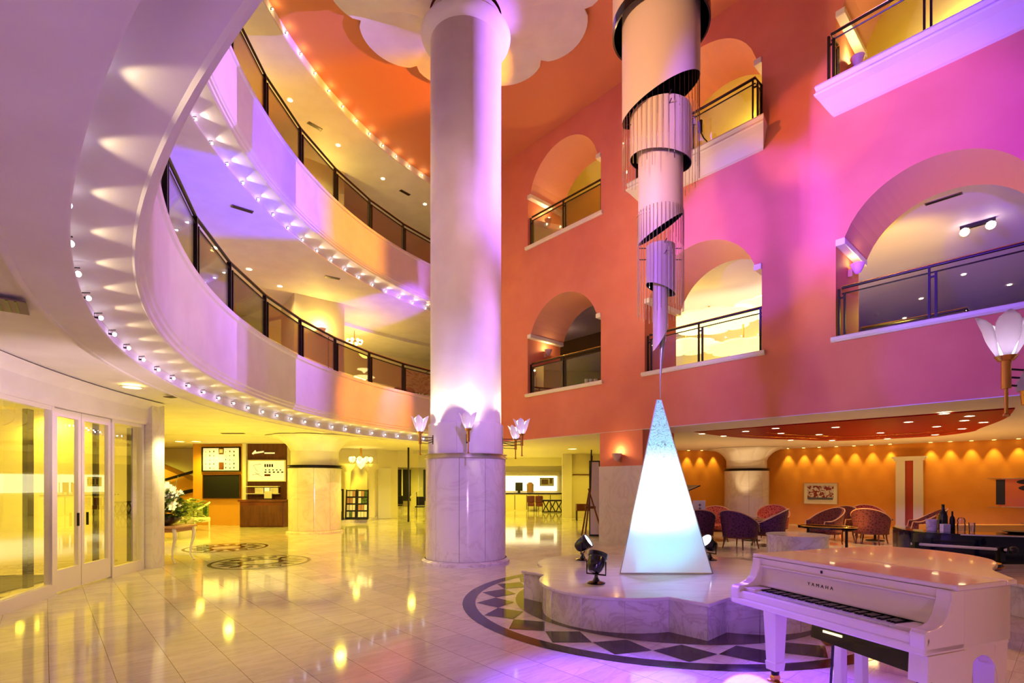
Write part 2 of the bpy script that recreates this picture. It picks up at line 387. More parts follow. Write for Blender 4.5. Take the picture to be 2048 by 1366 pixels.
# left rear walls
def wall(name,pts,z0,z1,m,t=.12):
    mb=MB()
    for (x0,y0),(x1,y1) in zip(pts[:-1],pts[1:]):
        d=Vector((x1-x0,y1-y0)).normalized(); nn=Vector((-d.y,d.x))*t
        mb.prism([(x0,y0),(x1,y1),(x1+nn.x,y1+nn.y),(x0+nn.x,y0+nn.y)],z0,z1)
    return st(mb.build(name,m))
wall('wall_left_rear',[(-12.3,19.86),(-10.17,19.62)],0,3.12,M['ochre'])
wall('wall_recess',[(-10.17,19.66),(-8.6,19.66)],0,3.12,M['brown'])
wall('trim_60',[(-10.24,19.55),(-10.1,19.55)],0,3.12,M['ivory'])
wall('wall_return',[(-8.6,19.7),(-8.4,22.6)],0,3.12,M['cream'])
wall('wall_display',[(-8.4,22.6),(-6.06,23.3)],0,3.12,M['cream'])
wall('wall_panel',[(-6.06,23.2),(-5.3,23.9)],0,3.12,M['cream'])
wall('wall_panel_head',[(-5.3,23.9),(-4.0,24.0)],2.35,3.12,M['cream'])
wall('wall_far_left',[(-14,30.0),(-3.4,30.0)],0,3.12,M['cream'])
wall('wall_far',[(-3.4,31.6),(5.2,31.6)],0,3.5,M['cream'])
wall('wall_far_right',[(5.2,31.6),(5.2,21.4)],0,3.12,M['cream'])
wall('wall_stair_back',[(-20,24),(-12.3,24)],0,3.3,M['cream'])
wall('wall_side',[(-20,24),(-20,4)],0,3.3,M['cream'])
st(MB().prism([(-19,20.4),(-12.3,20.4),(-12.3,20.5)],0,.01).build('trim_61',M['ivory']))
# reception bulkhead
st(MB().box(-3.4,27.6,2.55,2.9,27.8,3.12).build('wall_bulkhead',M['cream']))
wall('wall_white_column',[(2.35,23.9),(2.78,23.9)],0,3.1,M['ivory'],.4)
wall('wall_door_side',[(2.8,24.1),(3.75,24.1)],0,3.1,M['cream'])
wall('wall_door_side',[(3.75,24.1),(5.2,24.1)],0,3.1,M['cream'])
st(MB().box(2.83,24.0,2.0,3.75,24.08,2.04).build('trim_62',M['wood'])); st(MB().box(3.68,23.95,0,3.75,24.08,2.9).build('trim_63',M['wood']))
# ------------------------------------------------------------------ entrance glazing (arc r 13.4)
RD=13.4
def arcbox(mb,a0,a1,r0,r1,z0,z1,mi=0,k=None):
    k=k or max(1,int(abs(a1-a0)*1.5)); prof=[(r0,z0),(r1,z0),(r1,z1),(r0,z1)]
    return mb.lathe(prof,CX,CY,rad(a0),rad(a1),k,True,mi)
hd=MB(); hd.lathe([(13.32,2.70),(13.28,2.74),(13.28,2.98),(13.22,3.06),(13.10,3.11),(20,3.12),(20,3.05),(14.0,3.05),(14.0,2.70)],CX,CY,rad(182.6),rad(222),40,True)
st(hd.build('trim_64',M['white'],smooth=35))
fr=MB()
arcbox(fr,193.4,222,13.33,13.45,0,.16); st(fr.build('trim_65',M['ivory']))
def glazed_door(aL,aR,num,slide,label=None,leftover=0):
    e=bpy.data.objects.new('door_%d'%num,None); COL.objects.link(e); e['kind']='structure'
    w=.45
    f=MB(); st_=.28 if slide else .3
    arcbox(f,aR,aR+st_,RD-.03,RD+.03,0.02,2.69); arcbox(f,aL-st_,aL,RD-.03,RD+.03,.02,2.69)
    arcbox(f,aR+st_,aL-st_,RD-.03,RD+.03,.02,.34 if slide else .17); arcbox(f,aR+st_,aL-st_,RD-.03,RD+.03,2.58,2.69)
    f.build('frame',M['ivory'],e); g=MB(); g.lathe([(RD,.3),(RD,2.6)],CX,CY,rad(aR),rad(aL),8); g.build('glass_pane',M['glass_door'],e)
    if slide:
        h=MB(); s=aR+.45 if slide=='r' else aL-.45
        p=pol(RD-.05,s); h.box(p[0]-.012,p[1]-.012,.95,p[0]+.012,p[1]+.012,1.15); h.build('handle',M['dark'],e)
    return e
glazed_door(193.3,190.62,1,'r'); glazed_door(190.55,187.4,2,'l')
def fixed(aL,aR,num):
    e=bpy.data.objects.new('window_%d'%num,None); COL.objects.link(e); e['kind']='structure'
    f=MB(); arcbox(f,aR,aR+.22,RD-.05,RD+.05,0,2.7); arcbox(f,aL-.22,aL,RD-.05,RD+.05,0,2.7); arcbox(f,aR,aL,RD-.04,RD+.04,0,.17)
    arcbox(f,aR,aL,RD-.04,RD+.04,2.64,2.7); f.build('window_frame',M['ivory'],e)
    g=MB(); g.lathe([(RD,.15),(RD,2.66)],CX,CY,rad(aR),rad(aL),10); g.build('window_pane',M['glass_door'],e)
fixed(187.35,183.6,1); fixed(204,193.45,2)
# dark jamb strips next to the doors
for k,(a,w_) in enumerate(((194.2,.55),(187.75,.3),(183.95,.3))):
    f=MB(); arcbox(f,a,a+w_,RD+.10,RD+.16,.17,2.62); st(f.build('trim_%d'%(66+k),M['dark']))
# marble door pier
t=MB(); arcbox(t,181.9,183.5,13.22,13.62,0,3.1); st(t.build('trim_70',M['marble_col']))
# vestibule
st((lambda m:(arcbox(m,181,224,13.6,19,2.98,3.04),m)[1])(MB()).build('ceiling',M['cream']))
mb=MB(); arcbox(mb,178,224,18.2,18.4,0,3.0); st(mb.build('wall_vestibule',M['cream']))
mb=MB(); mb.prism([pol(13.62,182.6),pol(18.3,183.4),pol(18.3,183.2),pol(13.62,182.4)],0,3.1); st(mb.build('wall_vestibule_side',M['cream']))
mb=MB(); arcbox(mb,186,216,14.2,15.7,.004,.02); tag(mb.build('entrance_mat',M['mat']),'dark olive entrance mat on the floor behind the sliding glass doors','mat')
mb=MB(); arcbox(mb,193.6,206,13.55,14.0,.004,.02); tag(mb.build('threshold_mat',M['mat']),'dark mat strip lying just inside the leftmost glass pane','mat')
# inner vestibule doors (outer arc)
for k,(aL,aR) in enumerate(((201.5,199.2),(198.9,196.6),(195.6,193.4),(191.8,189.8),(188.6,186.6),(185.6,183.6))):
    e=bpy.data.objects.new('door_%d'%(3+k),None); COL.objects.link(e); e['kind']='structure'
    f=MB(); r=16.6
    for a in (aR,aL-.35): arcbox(f,a,a+.35,r-.04,r+.04,0.02,2.35)
    arcbox(f,aR,aL,r-.04,r+.04,.02,.4); arcbox(f,aR,aL,r-.04,r+.04,2.2,2.35); f.build('frame',M['ivory'],e)
    g=MB(); g.lathe([(r,.4),(r,2.2)],CX,CY,rad(aR),rad(aL),4); g.build('glass_pane',M['glass_door'],e)
    h=MB(); p=pol(r-.07,aR+.5); h.box(p[0]-.015,p[1]-.015,.95,p[0]+.015,p[1]+.015,1.25); h.build('handle',M['dark'],e)
mb=MB(); arcbox(mb,182,204,16.55,16.65,2.35,3.0); st(mb.build('trim_71',M['cream']))
# dark windows and cabinets seen beyond the vestibule
for k,(aL,aR,z0,z1) in enumerate(((191.6,190.7,1.0,2.1),(190.5,189.6,1.0,2.1),(188.3,187.6,.4,2.3),(186.0,185.4,.8,2.2))):
    f=MB(); arcbox(f,aR,aL,18.12,18.2,z0,z1); f.build('window_%d'%(3+k),M['blackmatte'])['kind']='structure'
a=pol(17.75,199.0); f=MB(); f.box(a[0]-.2,a[1]-.5,0.0,a[0]+.2,a[1]+.5,.95); tag(f.build('low_cabinet',M['ivory'],bevel=.01),'low ivory cabinet against the outer vestibule wall','cabinet')
# ------------------------------------------------------------------ lamps along the rings
def ring_lamps(angs,r,z,rz,grp,lab,m,nm='cove_lamp'):
    proto=None
    for a in angs:
        loc=pol(r,a,z)
        if proto is None:
            proto=thing(nm,lab,'lamp',loc,rad(a),grp)
            MB().ball((-.02,0,.0),.019,10,0,1,1,1.1).build('bulb',m,proto,smooth=60)
            b=MB(); b.cyl((0.03,0,0.0),(-.01,0,.0),.008,.011,8); b.tube([(.03,0,0),(.03,0,.035),(-.03,0,.045)],.005,5); b.build('bracket',M['dark'],proto,smooth=50)
        else: dup(proto,loc,rad(a),grp and lab,grp)
L1a=[220.89-2.86*i for i in range(0,28)]
L1a=[226.6,223.7]+L1a
ring_lamps(L1a,11.735,3.11,0,'bare bulbs along the first balcony cove','small bare bulb in the cove under the lowest curved balcony',M['lampw'])
L2a=[195.4-2.93*i for i in range(0,19)]
ring_lamps(L2a,11.85,7.61,0,'bare bulbs along the second balcony cove','small bare bulb in the cove under the upper curved balcony',M['lampw'])
L3a=[181.8-2.91*i for i in range(0,14)]
ring_lamps(L3a,11.74,11.99,0,'bare bulbs along the atrium ceiling edge','small bare bulb on the rim of the orange atrium ceiling',M['lamp'])
def light(kind,name,loc,tgt=None,energy=100,color=(1,1,1),size=.1,angle=60,blend=.3,vis=True):
    l=bpy.data.lights.new(name,kind); l.energy=energy; l.color=color
    if kind=='AREA': l.size=size
    else: l.shadow_soft_size=size
    if kind=='SPOT': l.spot_size=rad(angle); l.spot_blend=blend
    o=bpy.data.objects.new(name,l); COL.objects.link(o); o.location=loc
    if tgt is not None: o.rotation_euler=(Vector(tgt)-Vector(loc)).to_track_quat('-Z','Y').to_euler()
    return o
for a in L1a:
    light('SPOT','cove_light',pol(11.69,a,3.115),pol(11.2,a,3.28),3.4,(1,.82,.46),.012,76,.55)
for a in L2a:
    light('SPOT','cove_light',pol(11.80,a,7.62),pol(11.40,a,7.74),4.5,(1,.84,.55),.008,80,.3)
for a in L3a:
    light('POINT','rim_light',pol(11.66,a,12.0),None,.9,(1,.72,.3),.02)
# ------------------------------------------------------------------ railings
def railing(name,label,pts,z0,h,group=None,glass=True,double=True,close=False,pw=.035):
    """posts stand at pts (2-D); rails follow pts"""
    o=thing(name,label,'railing',(pts[0][0],pts[0][1],z0),0,group)
    X0,Y0=pts[0]
    loc=[(x-X0,y-Y0) for x,y in pts]
    r=MB(); r.tube([(x,y,h) for x,y in loc],.026,8); r.build('handrail',M['dark'],o,smooth=50)
    r=MB(); r.tube([(x,y,h+.03) for x,y in loc],.010,6); r.build('brass_strip',M['brass'],o,smooth=50)
    r=MB(); r.tube([(x,y,h-.11) for x,y in loc],.014,6); r.build('lower_rail',M['dark'],o,smooth=50)
    for i,(x,y) in enumerate(loc):
        a=Vector(loc[min(i+1,len(loc)-1)])-Vector(loc[max(i-1,0)]); an=math.atan2(a.y,a.x)
        p=MB()
        for d in ((-.045,.045) if double else (0,)):
            cx,cy=x+cos(an)*d,y+sin(an)*d
            p.box(cx-.016,cy-pw,0,cx+.016,cy+pw,h-.01 if d<=0 else h-.11,rz=an)
        if double: p.box(x-.05,y-.012,h-.2,x+.05,y+.012,h-.17,rz=an); 
        p.build('post',M['dark'],o)
    if glass:
        for (x0,y0),(x1,y1) in zip(loc[:-1],loc[1:]):
            a=Vector((x1-x0,y1-y0)); l=a.length
            if l<.3: continue
            a/=l; x0+=a.x*.07;y0+=a.y*.07;x1-=a.x*.07;y1-=a.y*.07; q=(-a.y*.006,a.x*.006)
            g=MB(); g.prism([(x0-q[0],y0-q[1]),(x1-q[0],y1-q[1]),(x1+q[0],y1+q[1]),(x0+q[0],y0+q[1])],.06,h-.12); g.build('glass_panel',M['glass'],o)
    return o
railing('balcony_railing','long curved dark railing with glass panels on the lower curved balcony',[pol(11.36,212.0-7.75*i) for i in range(10)],4.48,.86)
railing('balcony_railing','long curved dark railing with glass panels on the uppermost curved balcony',[pol(11.36,196.5-7.75*i) for i in range(8)],8.86,.86)
def wrail(uc,z,off,labels,us):
    railing('window_railing',labels,[wp(uc+u,off) for u in us],z+.05,.94,pw=.025)
wrail(WIN[0],4.35,.12,'dark glass-panelled railing in the lower arch nearest the big column',(-1.36,0,1.40))
wrail(WIN[1],4.35,.12,'dark glass-panelled railing in the lower arch behind the hanging cylinders',(-1.36,0,1.40))
wrail(WIN[2],4.35,.12,'dark glass-panelled railing in the big purple arch at right',(-1.36,0,1.40))
wrail(WIN[0],8.95,.12,'dark glass-panelled railing in the upper orange arch nearest the big column',(-1.36,0,1.40))
def brail(uc,lab):
    pts=[wp(uc-1.42,.05),wp(uc-1.42,-.30),wp(uc,-.30),wp(uc+1.42,-.30),wp(uc+1.42,.05)]
    railing('balcony_railing',lab,pts,9.07,.92,pw=.025)
brail(WIN[1],'dark glass-panelled railing on the small projecting balcony behind the hanging cylinders')
brail(WIN[2],'dark glass-panelled railing on the projecting balcony at the upper right corner')
# inner railings around light wells seen through the lower arches
railing('inner_railing','inner dark railing around a light well seen through the lower arch behind the hanging cylinders',[wp(-4.0,3.6),wp(-5.2,3.6),wp(-5.2,5.4),wp(-4.2,6.0)],4.38,.9,pw=.02)
railing('inner_railing','inner dark railing seen through the big purple arch at right',[wp(-3.5,3.2),wp(-1.6,3.2),wp(-1.6,4.6)],4.38,.9,pw=.02)
# ------------------------------------------------------------------ columns
def petal_disc(mb,R,n,z_out,r_in,z_in,a_off,cx=0,cy=0,lobe=.14,thick=.05,K=14,J=8,mi=0):
    """scalloped flower canopy: underside sweeps from collar to the ceiling"""
    N=n*K; vs=[]
    for i in range(N):
        a=2*PI*i/N; ph=(i%K)/K
        rr=R*(1-lobe)+R*lobe*sin(PI*ph)**.6
        crease=.10*(abs(ph-.5)*2)**6
        for j in range(J+1):
            t=j/J
            r=r_in+(rr-r_in)*(t**1.15); z=z_in+(z_out-z_in)*(1-(1-t)**2.4)+crease*t*.5*(1-t*.6)
            vs.append((cx+r*cos(a+a_off),cy+r*sin(a+a_off),z))
        vs.append((cx+rr*cos(a+a_off),cy+rr*sin(a+a_off),z_out+thick))
    m=J+2; fs=[]
    for i in range(N):
        k=(i+1)%N
        for j in range(m-1): fs.append((i*m+j,i*m+j+1,k*m+j+1,k*m+j))
    return mb.add(vs,fs,mi)
def big_column(x,y,label,top,r=.80,full=True,aoff=0):
    o=thing('column',label,'column',(x,y,0))
    MB().lathe([(r+.10,0),(r+.10,.05),(r+.04,.09),(r+.04,.0)],n=64).build('base',M['marble'],o,smooth=40)
    # marble cladding of slabs
    c=MB()
    for k in range(10):
        a0=2*PI*k/10+.004+aoff; a1=2*PI*(k+1)/10-.004+aoff
        c.lathe([(r-.04,.09),(r+.02,.09),(r+.02,2.09),(r-.04,2.09)],0,0,a0,a1,7,True)
    c.build('marble_cladding',M['marble_col'],o,smooth=40)
    MB().lathe([(r-.02,2.09),(r+.035,2.09),(r+.05,2.10),(r+.05,2.125),(r+.01,2.13),(r+.01,2.165),(r+.05,2.17),(r+.05,2.185),(r-.02,2.19)],n=64).build('metal_band',M['steel'] if full else M['dark'],o,smooth=40)
    if full:
        c=MB()
        for k in range(6):
            a0=2*PI*k/6+.003+rad(-98); a1=2*PI*(k+1)/6-.003+rad(-98)
            c.lathe([(r-.1,2.19),(r-.03,2.19),(r-.03,2.78),(r-.05,2.80),(r-.1,2.80)],0,0,a0,a1,10,True)
        c.build('upper_cladding',M['white'],o,smooth=40)
        MB().lathe([(r-.075,2.70),(r-.075,10.72)],n=64).build('shaft',M['white'],o,smooth=40)
        MB().lathe([(r-.075,10.6),(r+.02,10.66),(r+.10,10.72),(r+.12,10.78),(r+.06,10.86),(r-.05,10.9),(r-.06,11.1)],n=64).build('collar',M['white'],o,smooth=50)
        m=MB(); petal_disc(m,2.95,10,11.98,r-.06,11.2,rad(14.8),lobe=.11); m.build('flower_capital',M['white'],o,smooth=30)
    else:
        MB().lathe([(r-.06,2.15),(r-.06,top-.35)],n=48).build('shaft',M['white'],o,smooth=40)
        m=MB(); petal_disc(m,1.5,10,top-.02,r-.07,top-.5,.2,lobe=.1,thick=.01); m.build('flower_capital',M['white'],o,smooth=30)
    return o
big_column(-.95,10.62,'huge round white column with marble-clad base rising through the atrium',11.9,aoff=rad(-94))
big_column(-6.48,16.95,'round cream column with flared petal capital standing before the brown recess',3.12,full=False)
big_column(9.35,20.55,'round pink-lit column with dark band at the back of the lounge',2.98,full=False)
big_column(5.75,4.25,'round column just beyond the right edge carrying a tulip lamp',11.9,full=False) if False else None
# ------------------------------------------------------------------ tulip lamps
def tulip(loc,rz,label,group=None,scale=1.0,arm=.48,npet=5):
    o=thing('tulip_wall_lamp',label,'wall lamp',loc,rz,group)
    # local: lamp at origin axis, wall towards +x
    s=scale
    st_=MB(); st_.cyl((0,0,-.52*s),(0,0,-.1*s),.014*s,.014*s,10); st_.ball((0,0,-.53*s),.028*s,10,0,1,1,.6); st_.cyl((0,0,-.30*s),(0,0,-.06*s),.034*s,.034*s,14); st_.cyl((0,0,-.06*s),(0,0,-.02*s),.055*s,.08*s,16)
    st_.build('stem',M['brass'],o,smooth=50)
    ar=MB()
    for dz in (-.13,-.20,-.27):
        ar.tube([(0,0,dz*s),(arm*.5,0,dz*s-.01),(arm,0,dz*s*.6-.06*s)],.009*s,6)
    ar.build('arm',M['dark'],o,smooth=50)
    MB().box(arm-.01,-.035*s,-.30*s,arm+.03,.035*s,-.07*s).build('wall_plate',M['dark'],o,bevel=.01)
    for k in range(npet):
        a0=2*PI*k/npet+.3; U=8;V=9; vs=[];fs=[]
        for v in range(V+1):
            t=v/V
            rr=(.06+.10*sin(min(1,t*1.25)*PI*.5)+.11*max(0,t-.62)**1.5*2.2)*s; zz=(-.03+.36*t)*s
            wd=(.35+.75*sin(PI*min(.97,t*.86+.1))**.8)*.78
            if t>.85: wd*=max(.05,(1-t)/.15)**.5
            for u in range(U+1):
                q=(u/U-.5)*2*wd*.75; r2=rr*(1-.06*(2*u/U-1)**2)
                vs.append((r2*cos(a0+q),r2*sin(a0+q),zz))
        for v in range(V):
            for u in range(U): i=v*(U+1)+u; fs.append((i,i+1,i+U+2,i+U+1))
        p=MB().add(vs,fs).build('petal',M['petal'],o,smooth=80)
        sm=p.modifiers.new('solid','SOLIDIFY'); sm.thickness=.006
    MB().ball((0,0,.06*s),.035*s,12,0,1,1,1.3).build('bulb',M['lampw'],o,smooth=60)
    return o
def toward(x,y,cx,cy): return math.atan2(cy-y,cx-x)
colx,coly=-.95,10.62
tl=[(-1.78,9.98,'tulip-shaped frosted glass lamp on the left side of the big column'),(-.80,9.42,'tulip-shaped frosted glass lamp on the front of the big column'),(.20,10.42,'tulip-shaped glass lamp close against the right side of the big column'),(.08,11.62,'tulip-shaped glass lamp farthest right behind the big column')]
for x,y,lb in tl:
    d=math.hypot(x-colx,y-coly)
    tulip((x,y,2.62),toward(x,y,colx,coly),lb,scale=.86,arm=d-.76)
    light('POINT','tulip_light',(x,y,2.80),None,60,(1,.86,.52),.03)
tulip_right=tulip((4.27,4.45,2.72),0.0,'large tulip-shaped glass lamp at the right edge above the white piano',scale=1.0,arm=.30).name
light('POINT','tulip_light',(4.27,4.45,2.84),None,8,(1,.9,.8),.04)
tp_=bpy.data.objects[tulip_right]
MB().lathe([(.0,.38),(.05,.36),(.13,.18),(.14,.14),(.13,.1),(0,.1)],.22,-.05,n=20).build('lantern_shade',M['petal'],tp_,smooth=50).location.z=-.42
MB().lathe([(.11,.10),(.10,-.02),(.03,-.04)],.22,-.05,n=20).build('lantern_cap',M['brass'],tp_,smooth=50).location.z=-.42
MB().lathe([(.045,-.04),(.045,-.42),(.0,-.44)],.22,-.05,n=14).build('lantern_tube',M['rodglass'],tp_,smooth=50).location.z=-.42
# ------------------------------------------------------------------ fountain plinth, pyramid and floor inlays
FX,FY=2.05,7.10
def offc(P,d):
    # outward offset from centroid direction (shape is star-like)
    return [(x+(x-FX)/max(1e-6,math.hypot(x-FX,y-FY))*d,y+(y-FY)/max(1e-6,math.hypot(x-FX,y-FY))*d) for x,y in P]
def quatrefoil(rc=1.90,notch=.44,lo=.98,lc=.70,n=14):
    out=[]
    for k in range(4):
        b=rad(-92+90*k)              # corner direction
        c=(FX+rc*cos(b),FY+rc*sin(b))
        # corner point then inward notch, arc lobe to next notch
        e1=(c[0]+notch*cos(b+PI-rad(45)+rad(0)),c[1]+notch*sin(b+PI-rad(45)))
        out.append(c); out.append(e1)
        b2=b+rad(90); c2=(FX+rc*cos(b2),FY+rc*sin(b2)); e2=(c2[0]+notch*cos(b2+PI+rad(45)),c2[1]+notch*sin(b2+PI+rad(45)))
        m=b+rad(45); L=(FX+lc*1.38*cos(m),FY+lc*1.38*sin(m))
        a0=math.atan2(e1[1]-L[1],e1[0]-L[0]); a1=math.atan2(e2[1]-L[1],e2[0]-L[0])
        while a1<a0: a1+=2*PI
        r0=math.hypot(e1[0]-L[0],e1[1]-L[1]); r1=math.hypot(e2[0]-L[0],e2[1]-L[1])
        for i in range(1,n):
            t=i/n; a=a0+(a1-a0)*t; r=(r0+(r1-r0)*t); out.append((L[0]+r*cos(a),L[1]+r*sin(a)))
        out.append(e2)
    return out
Q=quatrefoil()
o=thing('fountain_plinth','low marble quatrefoil plinth carrying the glowing glass pyramid','plinth',(0,0,0))
body=MB(); Qi=offc(Q,-.02)
for i in range(len(Qi)):
    pass
body.prism(Qi,0.003,.35); body.build('marble_body',M['marble'],o)
for i in range(0,len(Q),3):
    x,y=Q[i]; dx,dy=(x-FX),(y-FY); l=math.hypot(dx,dy); dx/=l;dy/=l
    MB().cyl((x-dx*.018,y-dy*.018,.01),(x-dx*.018,y-dy*.018,.345),.004,.004,5).build('slab_joint',M['steel'],o)
tp=MB(); Qo=offc(Q,.03); tp.prism(Qo,.35,.39); tp.build('top_slab',M['marble_col'],o,bevel=.012)
# glass pyramid
PX,PY=2.064,7.247; prz=0
M['pyr']=mat('frosted_panel',(236,244,252),.18,coat=.3)
N,L,b=nd(M['pyr']); tc=N.new('ShaderNodeTexCoord'); mp=N.new('ShaderNodeMapping'); mp.inputs['Scale'].default_value=(1,1,2.6); vo=N.new('ShaderNodeTexVoronoi'); vo.feature='DISTANCE_TO_EDGE'; vo.inputs['Scale'].default_value=11
nn=N.new('ShaderNodeTexNoise'); nn.inputs['Scale'].default_value=7
L.new(tc.outputs['Object'],mp.inputs[0]); ad=N.new('ShaderNodeVectorMath'); ad.operation='MULTIPLY_ADD'; L.new(nn.outputs['Color'],ad.inputs[0]); ad.inputs[1].default_value=(.5,.5,.9); L.new(mp.outputs[0],ad.inputs[2]); L.new(ad.outputs[0],vo.inputs['Vector'])
sep=N.new('ShaderNodeSeparateXYZ'); L.new(tc.outputs['Object'],sep.inputs[0])
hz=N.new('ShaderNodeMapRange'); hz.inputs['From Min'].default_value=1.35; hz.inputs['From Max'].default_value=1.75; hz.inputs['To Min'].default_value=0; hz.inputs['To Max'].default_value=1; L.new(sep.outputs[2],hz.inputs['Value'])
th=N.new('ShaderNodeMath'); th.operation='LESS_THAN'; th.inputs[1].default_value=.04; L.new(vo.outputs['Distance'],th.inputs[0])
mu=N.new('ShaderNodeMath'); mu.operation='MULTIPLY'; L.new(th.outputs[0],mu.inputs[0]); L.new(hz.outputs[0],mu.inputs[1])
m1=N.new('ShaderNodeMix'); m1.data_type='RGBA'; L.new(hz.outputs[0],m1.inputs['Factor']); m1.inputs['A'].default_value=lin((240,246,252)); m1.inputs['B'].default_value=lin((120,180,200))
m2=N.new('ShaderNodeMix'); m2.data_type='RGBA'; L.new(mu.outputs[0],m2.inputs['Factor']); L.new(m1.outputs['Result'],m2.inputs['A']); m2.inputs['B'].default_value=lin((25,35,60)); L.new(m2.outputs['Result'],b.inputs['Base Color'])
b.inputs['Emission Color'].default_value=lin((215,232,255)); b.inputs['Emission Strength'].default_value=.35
o=thing('glass_pyramid','tall frosted glass pyramid glowing white and cyan on the marble plinth','sculpture',(PX,PY,.39),prz)
H=2.385; tri=[(-.62,-.357),(.62,-.357),(0,.715)]; t_=.05
MB().add([(x,y,0) for x,y in tri]+[(x*t_,y*t_,H) for x,y in tri],[(0,1,4,3),(1,2,5,4),(2,0,3,5),(3,4,5),(2,1,0)]).build('glass_body',M['pyr'],o)
e=MB()
for x,y in tri: e.cyl((x,y,0),(x*t_,y*t_,H),.008,.006,6)
e.tube([(x,y,.008) for x,y in tri],.008,6,closed=True)
e.build('metal_edge',M['steel'],o)
# ring inlay on the floor
def annulus(mb,r0,r1,z,mi,n=96,cx=FX,cy=FY): return mb.lathe([(r1,z),(r0,z)],cx,cy,0,2*PI,n,False,mi)
m=MB(); annulus(m,2.55,2.72,.0030,0); st(m.build('trim_80',M['black_marble']))
m=MB(); annulus(m,1.2,2.0,.0030,0); st(m.build('trim_81',M['brown_marble']))
m=MB()
for k in range(24):
    a=2*PI*(k+.3)/24; b_=PI/24*.98
    m.add([(FX+r*cos(q),FY+r*sin(q),.0032) for r,q in ((2.03,a),(2.28,a+b_),(2.53,a),(2.28,a-b_))],[(0,1,2,3)])
st(m.build('trim_82',M['black_marble']))
def medallion(cx,cy,R,n,rot):
    m=MB(); z=.003
    for r0,r1 in ((.93,1.0),(.34,.45)): m.lathe([(R*r1,z),(R*r0,z)],cx,cy,0,2*PI,72)
    for k in range(16):
        a=2*PI*k/16+rot
        m.add([(cx+R*r*cos(q),cy+R*r*sin(q),z) for r,q in ((.50,a),(.70,a+.15),(.88,a),(.70,a-.15))],[(0,1,2,3)])
    for k in range(8):
        a=2*PI*k/8+rot+.2
        m.add([(cx+R*r*cos(q),cy+R*r*sin(q),z+.0002) for r,q in ((.45,a-.1),(.6,a+.12),(.62,a+.3),(.45,a+.16))],[(0,1,2,3)])
    st(m.build('trim_%d'%n,M['brown_marble']))
medallion(-5.12,10.51,.95,83,.1); medallion(-7.14,12.87,.95,84,.3)
# marble plinth of another basin at the right edge
o=thing('marble_planter_wall','low marble-clad wall with a ledge at the right edge behind the piano','plinth',(6.6,5.95,0))
MB().box(-.55,0,0,1.6,1.6,.37).build('marble_body',M['marble'],o,bevel=.01); MB().box(-.6,-.05,.37,1.65,1.65,.41).build('ledge',M['marble'],o,bevel=.01)
# ------------------------------------------------------------------ flood lamps
def flood(loc,yaw,tilt,label):
    o=thing('flood_lamp',label,'spotlight',loc,yaw)
    MB().lathe([(0,0),(.11,0),(.11,.012),(.05,.03),(.025,.07),(.02,.10),(0,.10)],n=20).build('base',M['black'],o,smooth=40)
    y=MB(); 
    y.tube([(0,-.125,.27),(0,-.125,.11),(0,.125,.11),(0,.125,.27)],.011,6); y.build('yoke',M['black'],o,smooth=40)
    b=MB(); ct,s_=cos(tilt),sin(tilt)
    prof=[(0,-.12),(.06,-.12),(.085,-.09),(.105,-.03),(.112,.06),(.122,.07),(.122,.12),(.108,.12)]
    n=24; vs=[];fs=[]
    def tr(x,y_,z): # axis z -> tilted towards +x
        return (z*ct+(-x)*s_*-1*-1 if False else z*ct-x*s_, y_, .25+z*s_+x*ct)
    for i in range(n):
        a=2*PI*i/n
        for r,z in prof: vs.append(tr(r*cos(a),r*sin(a),z))
    k=len(prof)
    for i in range(n):
        j=(i+1)%n
        for q in range(k-1): fs.append((i*k+q,i*k+q+1,j*k+q+1,j*k+q))
    b.add(vs,fs); b.build('housing',M['black'],o,smooth=40)
    l=MB(); l.add([tr(.106*cos(2*PI*i/n),.106*sin(2*PI*i/n),.105) for i in range(n)],[tuple(range(n))]); l.build('lens',M['floodlens'],o)
    return o
M['floodlens']=emis('flood_lens',(225,238,255),9)
FL=[((1.12,8.15,.39),-20,35,'black flood lamp at the back left of the plinth with its lens lit'),((1.02,6.24,.39),55,62,'black flood lamp at the front left of the plinth seen from behind'),((3.13,8.15,.39),205,35,'black flood lamp right of the pyramid shining back at it'),((3.20,6.10,.39),125,62,'black flood lamp on the plinth half hidden by the white piano')]
for loc,yw,tl_,lb in FL:
    flood(loc,rad(yw),rad(tl_),lb)
    d=Vector((cos(rad(yw))*cos(rad(tl_)),sin(rad(yw))*cos(rad(tl_)),sin(rad(tl_))))
    p=Vector(loc)+Vector((0,0,.25))+d*.16
    light('SPOT','flood_beam',p,p+d,60,(.80,.92,1.0),.06,80,.6)
# ------------------------------------------------------------------ hanging cylinder sculpture
AX,AY=2.09,7.25
o=thing('hanging_sculpture','tall hanging sculpture of nested slant-cut metal cylinders with glass rods above the pyramid','chandelier',(AX,AY,0))
def slant_cyl(r,ztop,zlo,zhi,phi,name,m=M['champ'],n=72,curve=1.0,th=.008):
    """cylinder whose lower rim runs from zlo (azimuth phi) up to zhi (opposite)"""
    vs=[];fs=[]
    for i in range(n):
        a=2*PI*i/n; c=(1-cos(a-phi))/2; zb=zlo+(zhi-zlo)*c**curve
        for rr,z in ((r,ztop),(r,zb),(r-th,zb),(r-th,ztop)): vs.append((rr*cos(a),rr*sin(a),z))
    mb=MB()
    for i in range(n):
        j=(i+1)%n
        fs.append((i*4,i*4+1,j*4+1,j*4)); 
    mb.add(vs,fs,0)
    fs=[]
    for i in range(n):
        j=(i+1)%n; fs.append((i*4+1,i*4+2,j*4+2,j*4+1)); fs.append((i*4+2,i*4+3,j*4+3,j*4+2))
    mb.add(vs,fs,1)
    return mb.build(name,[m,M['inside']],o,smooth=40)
slant_cyl(.66,12.05,7.98,8.0,rad(180),'cylinder')
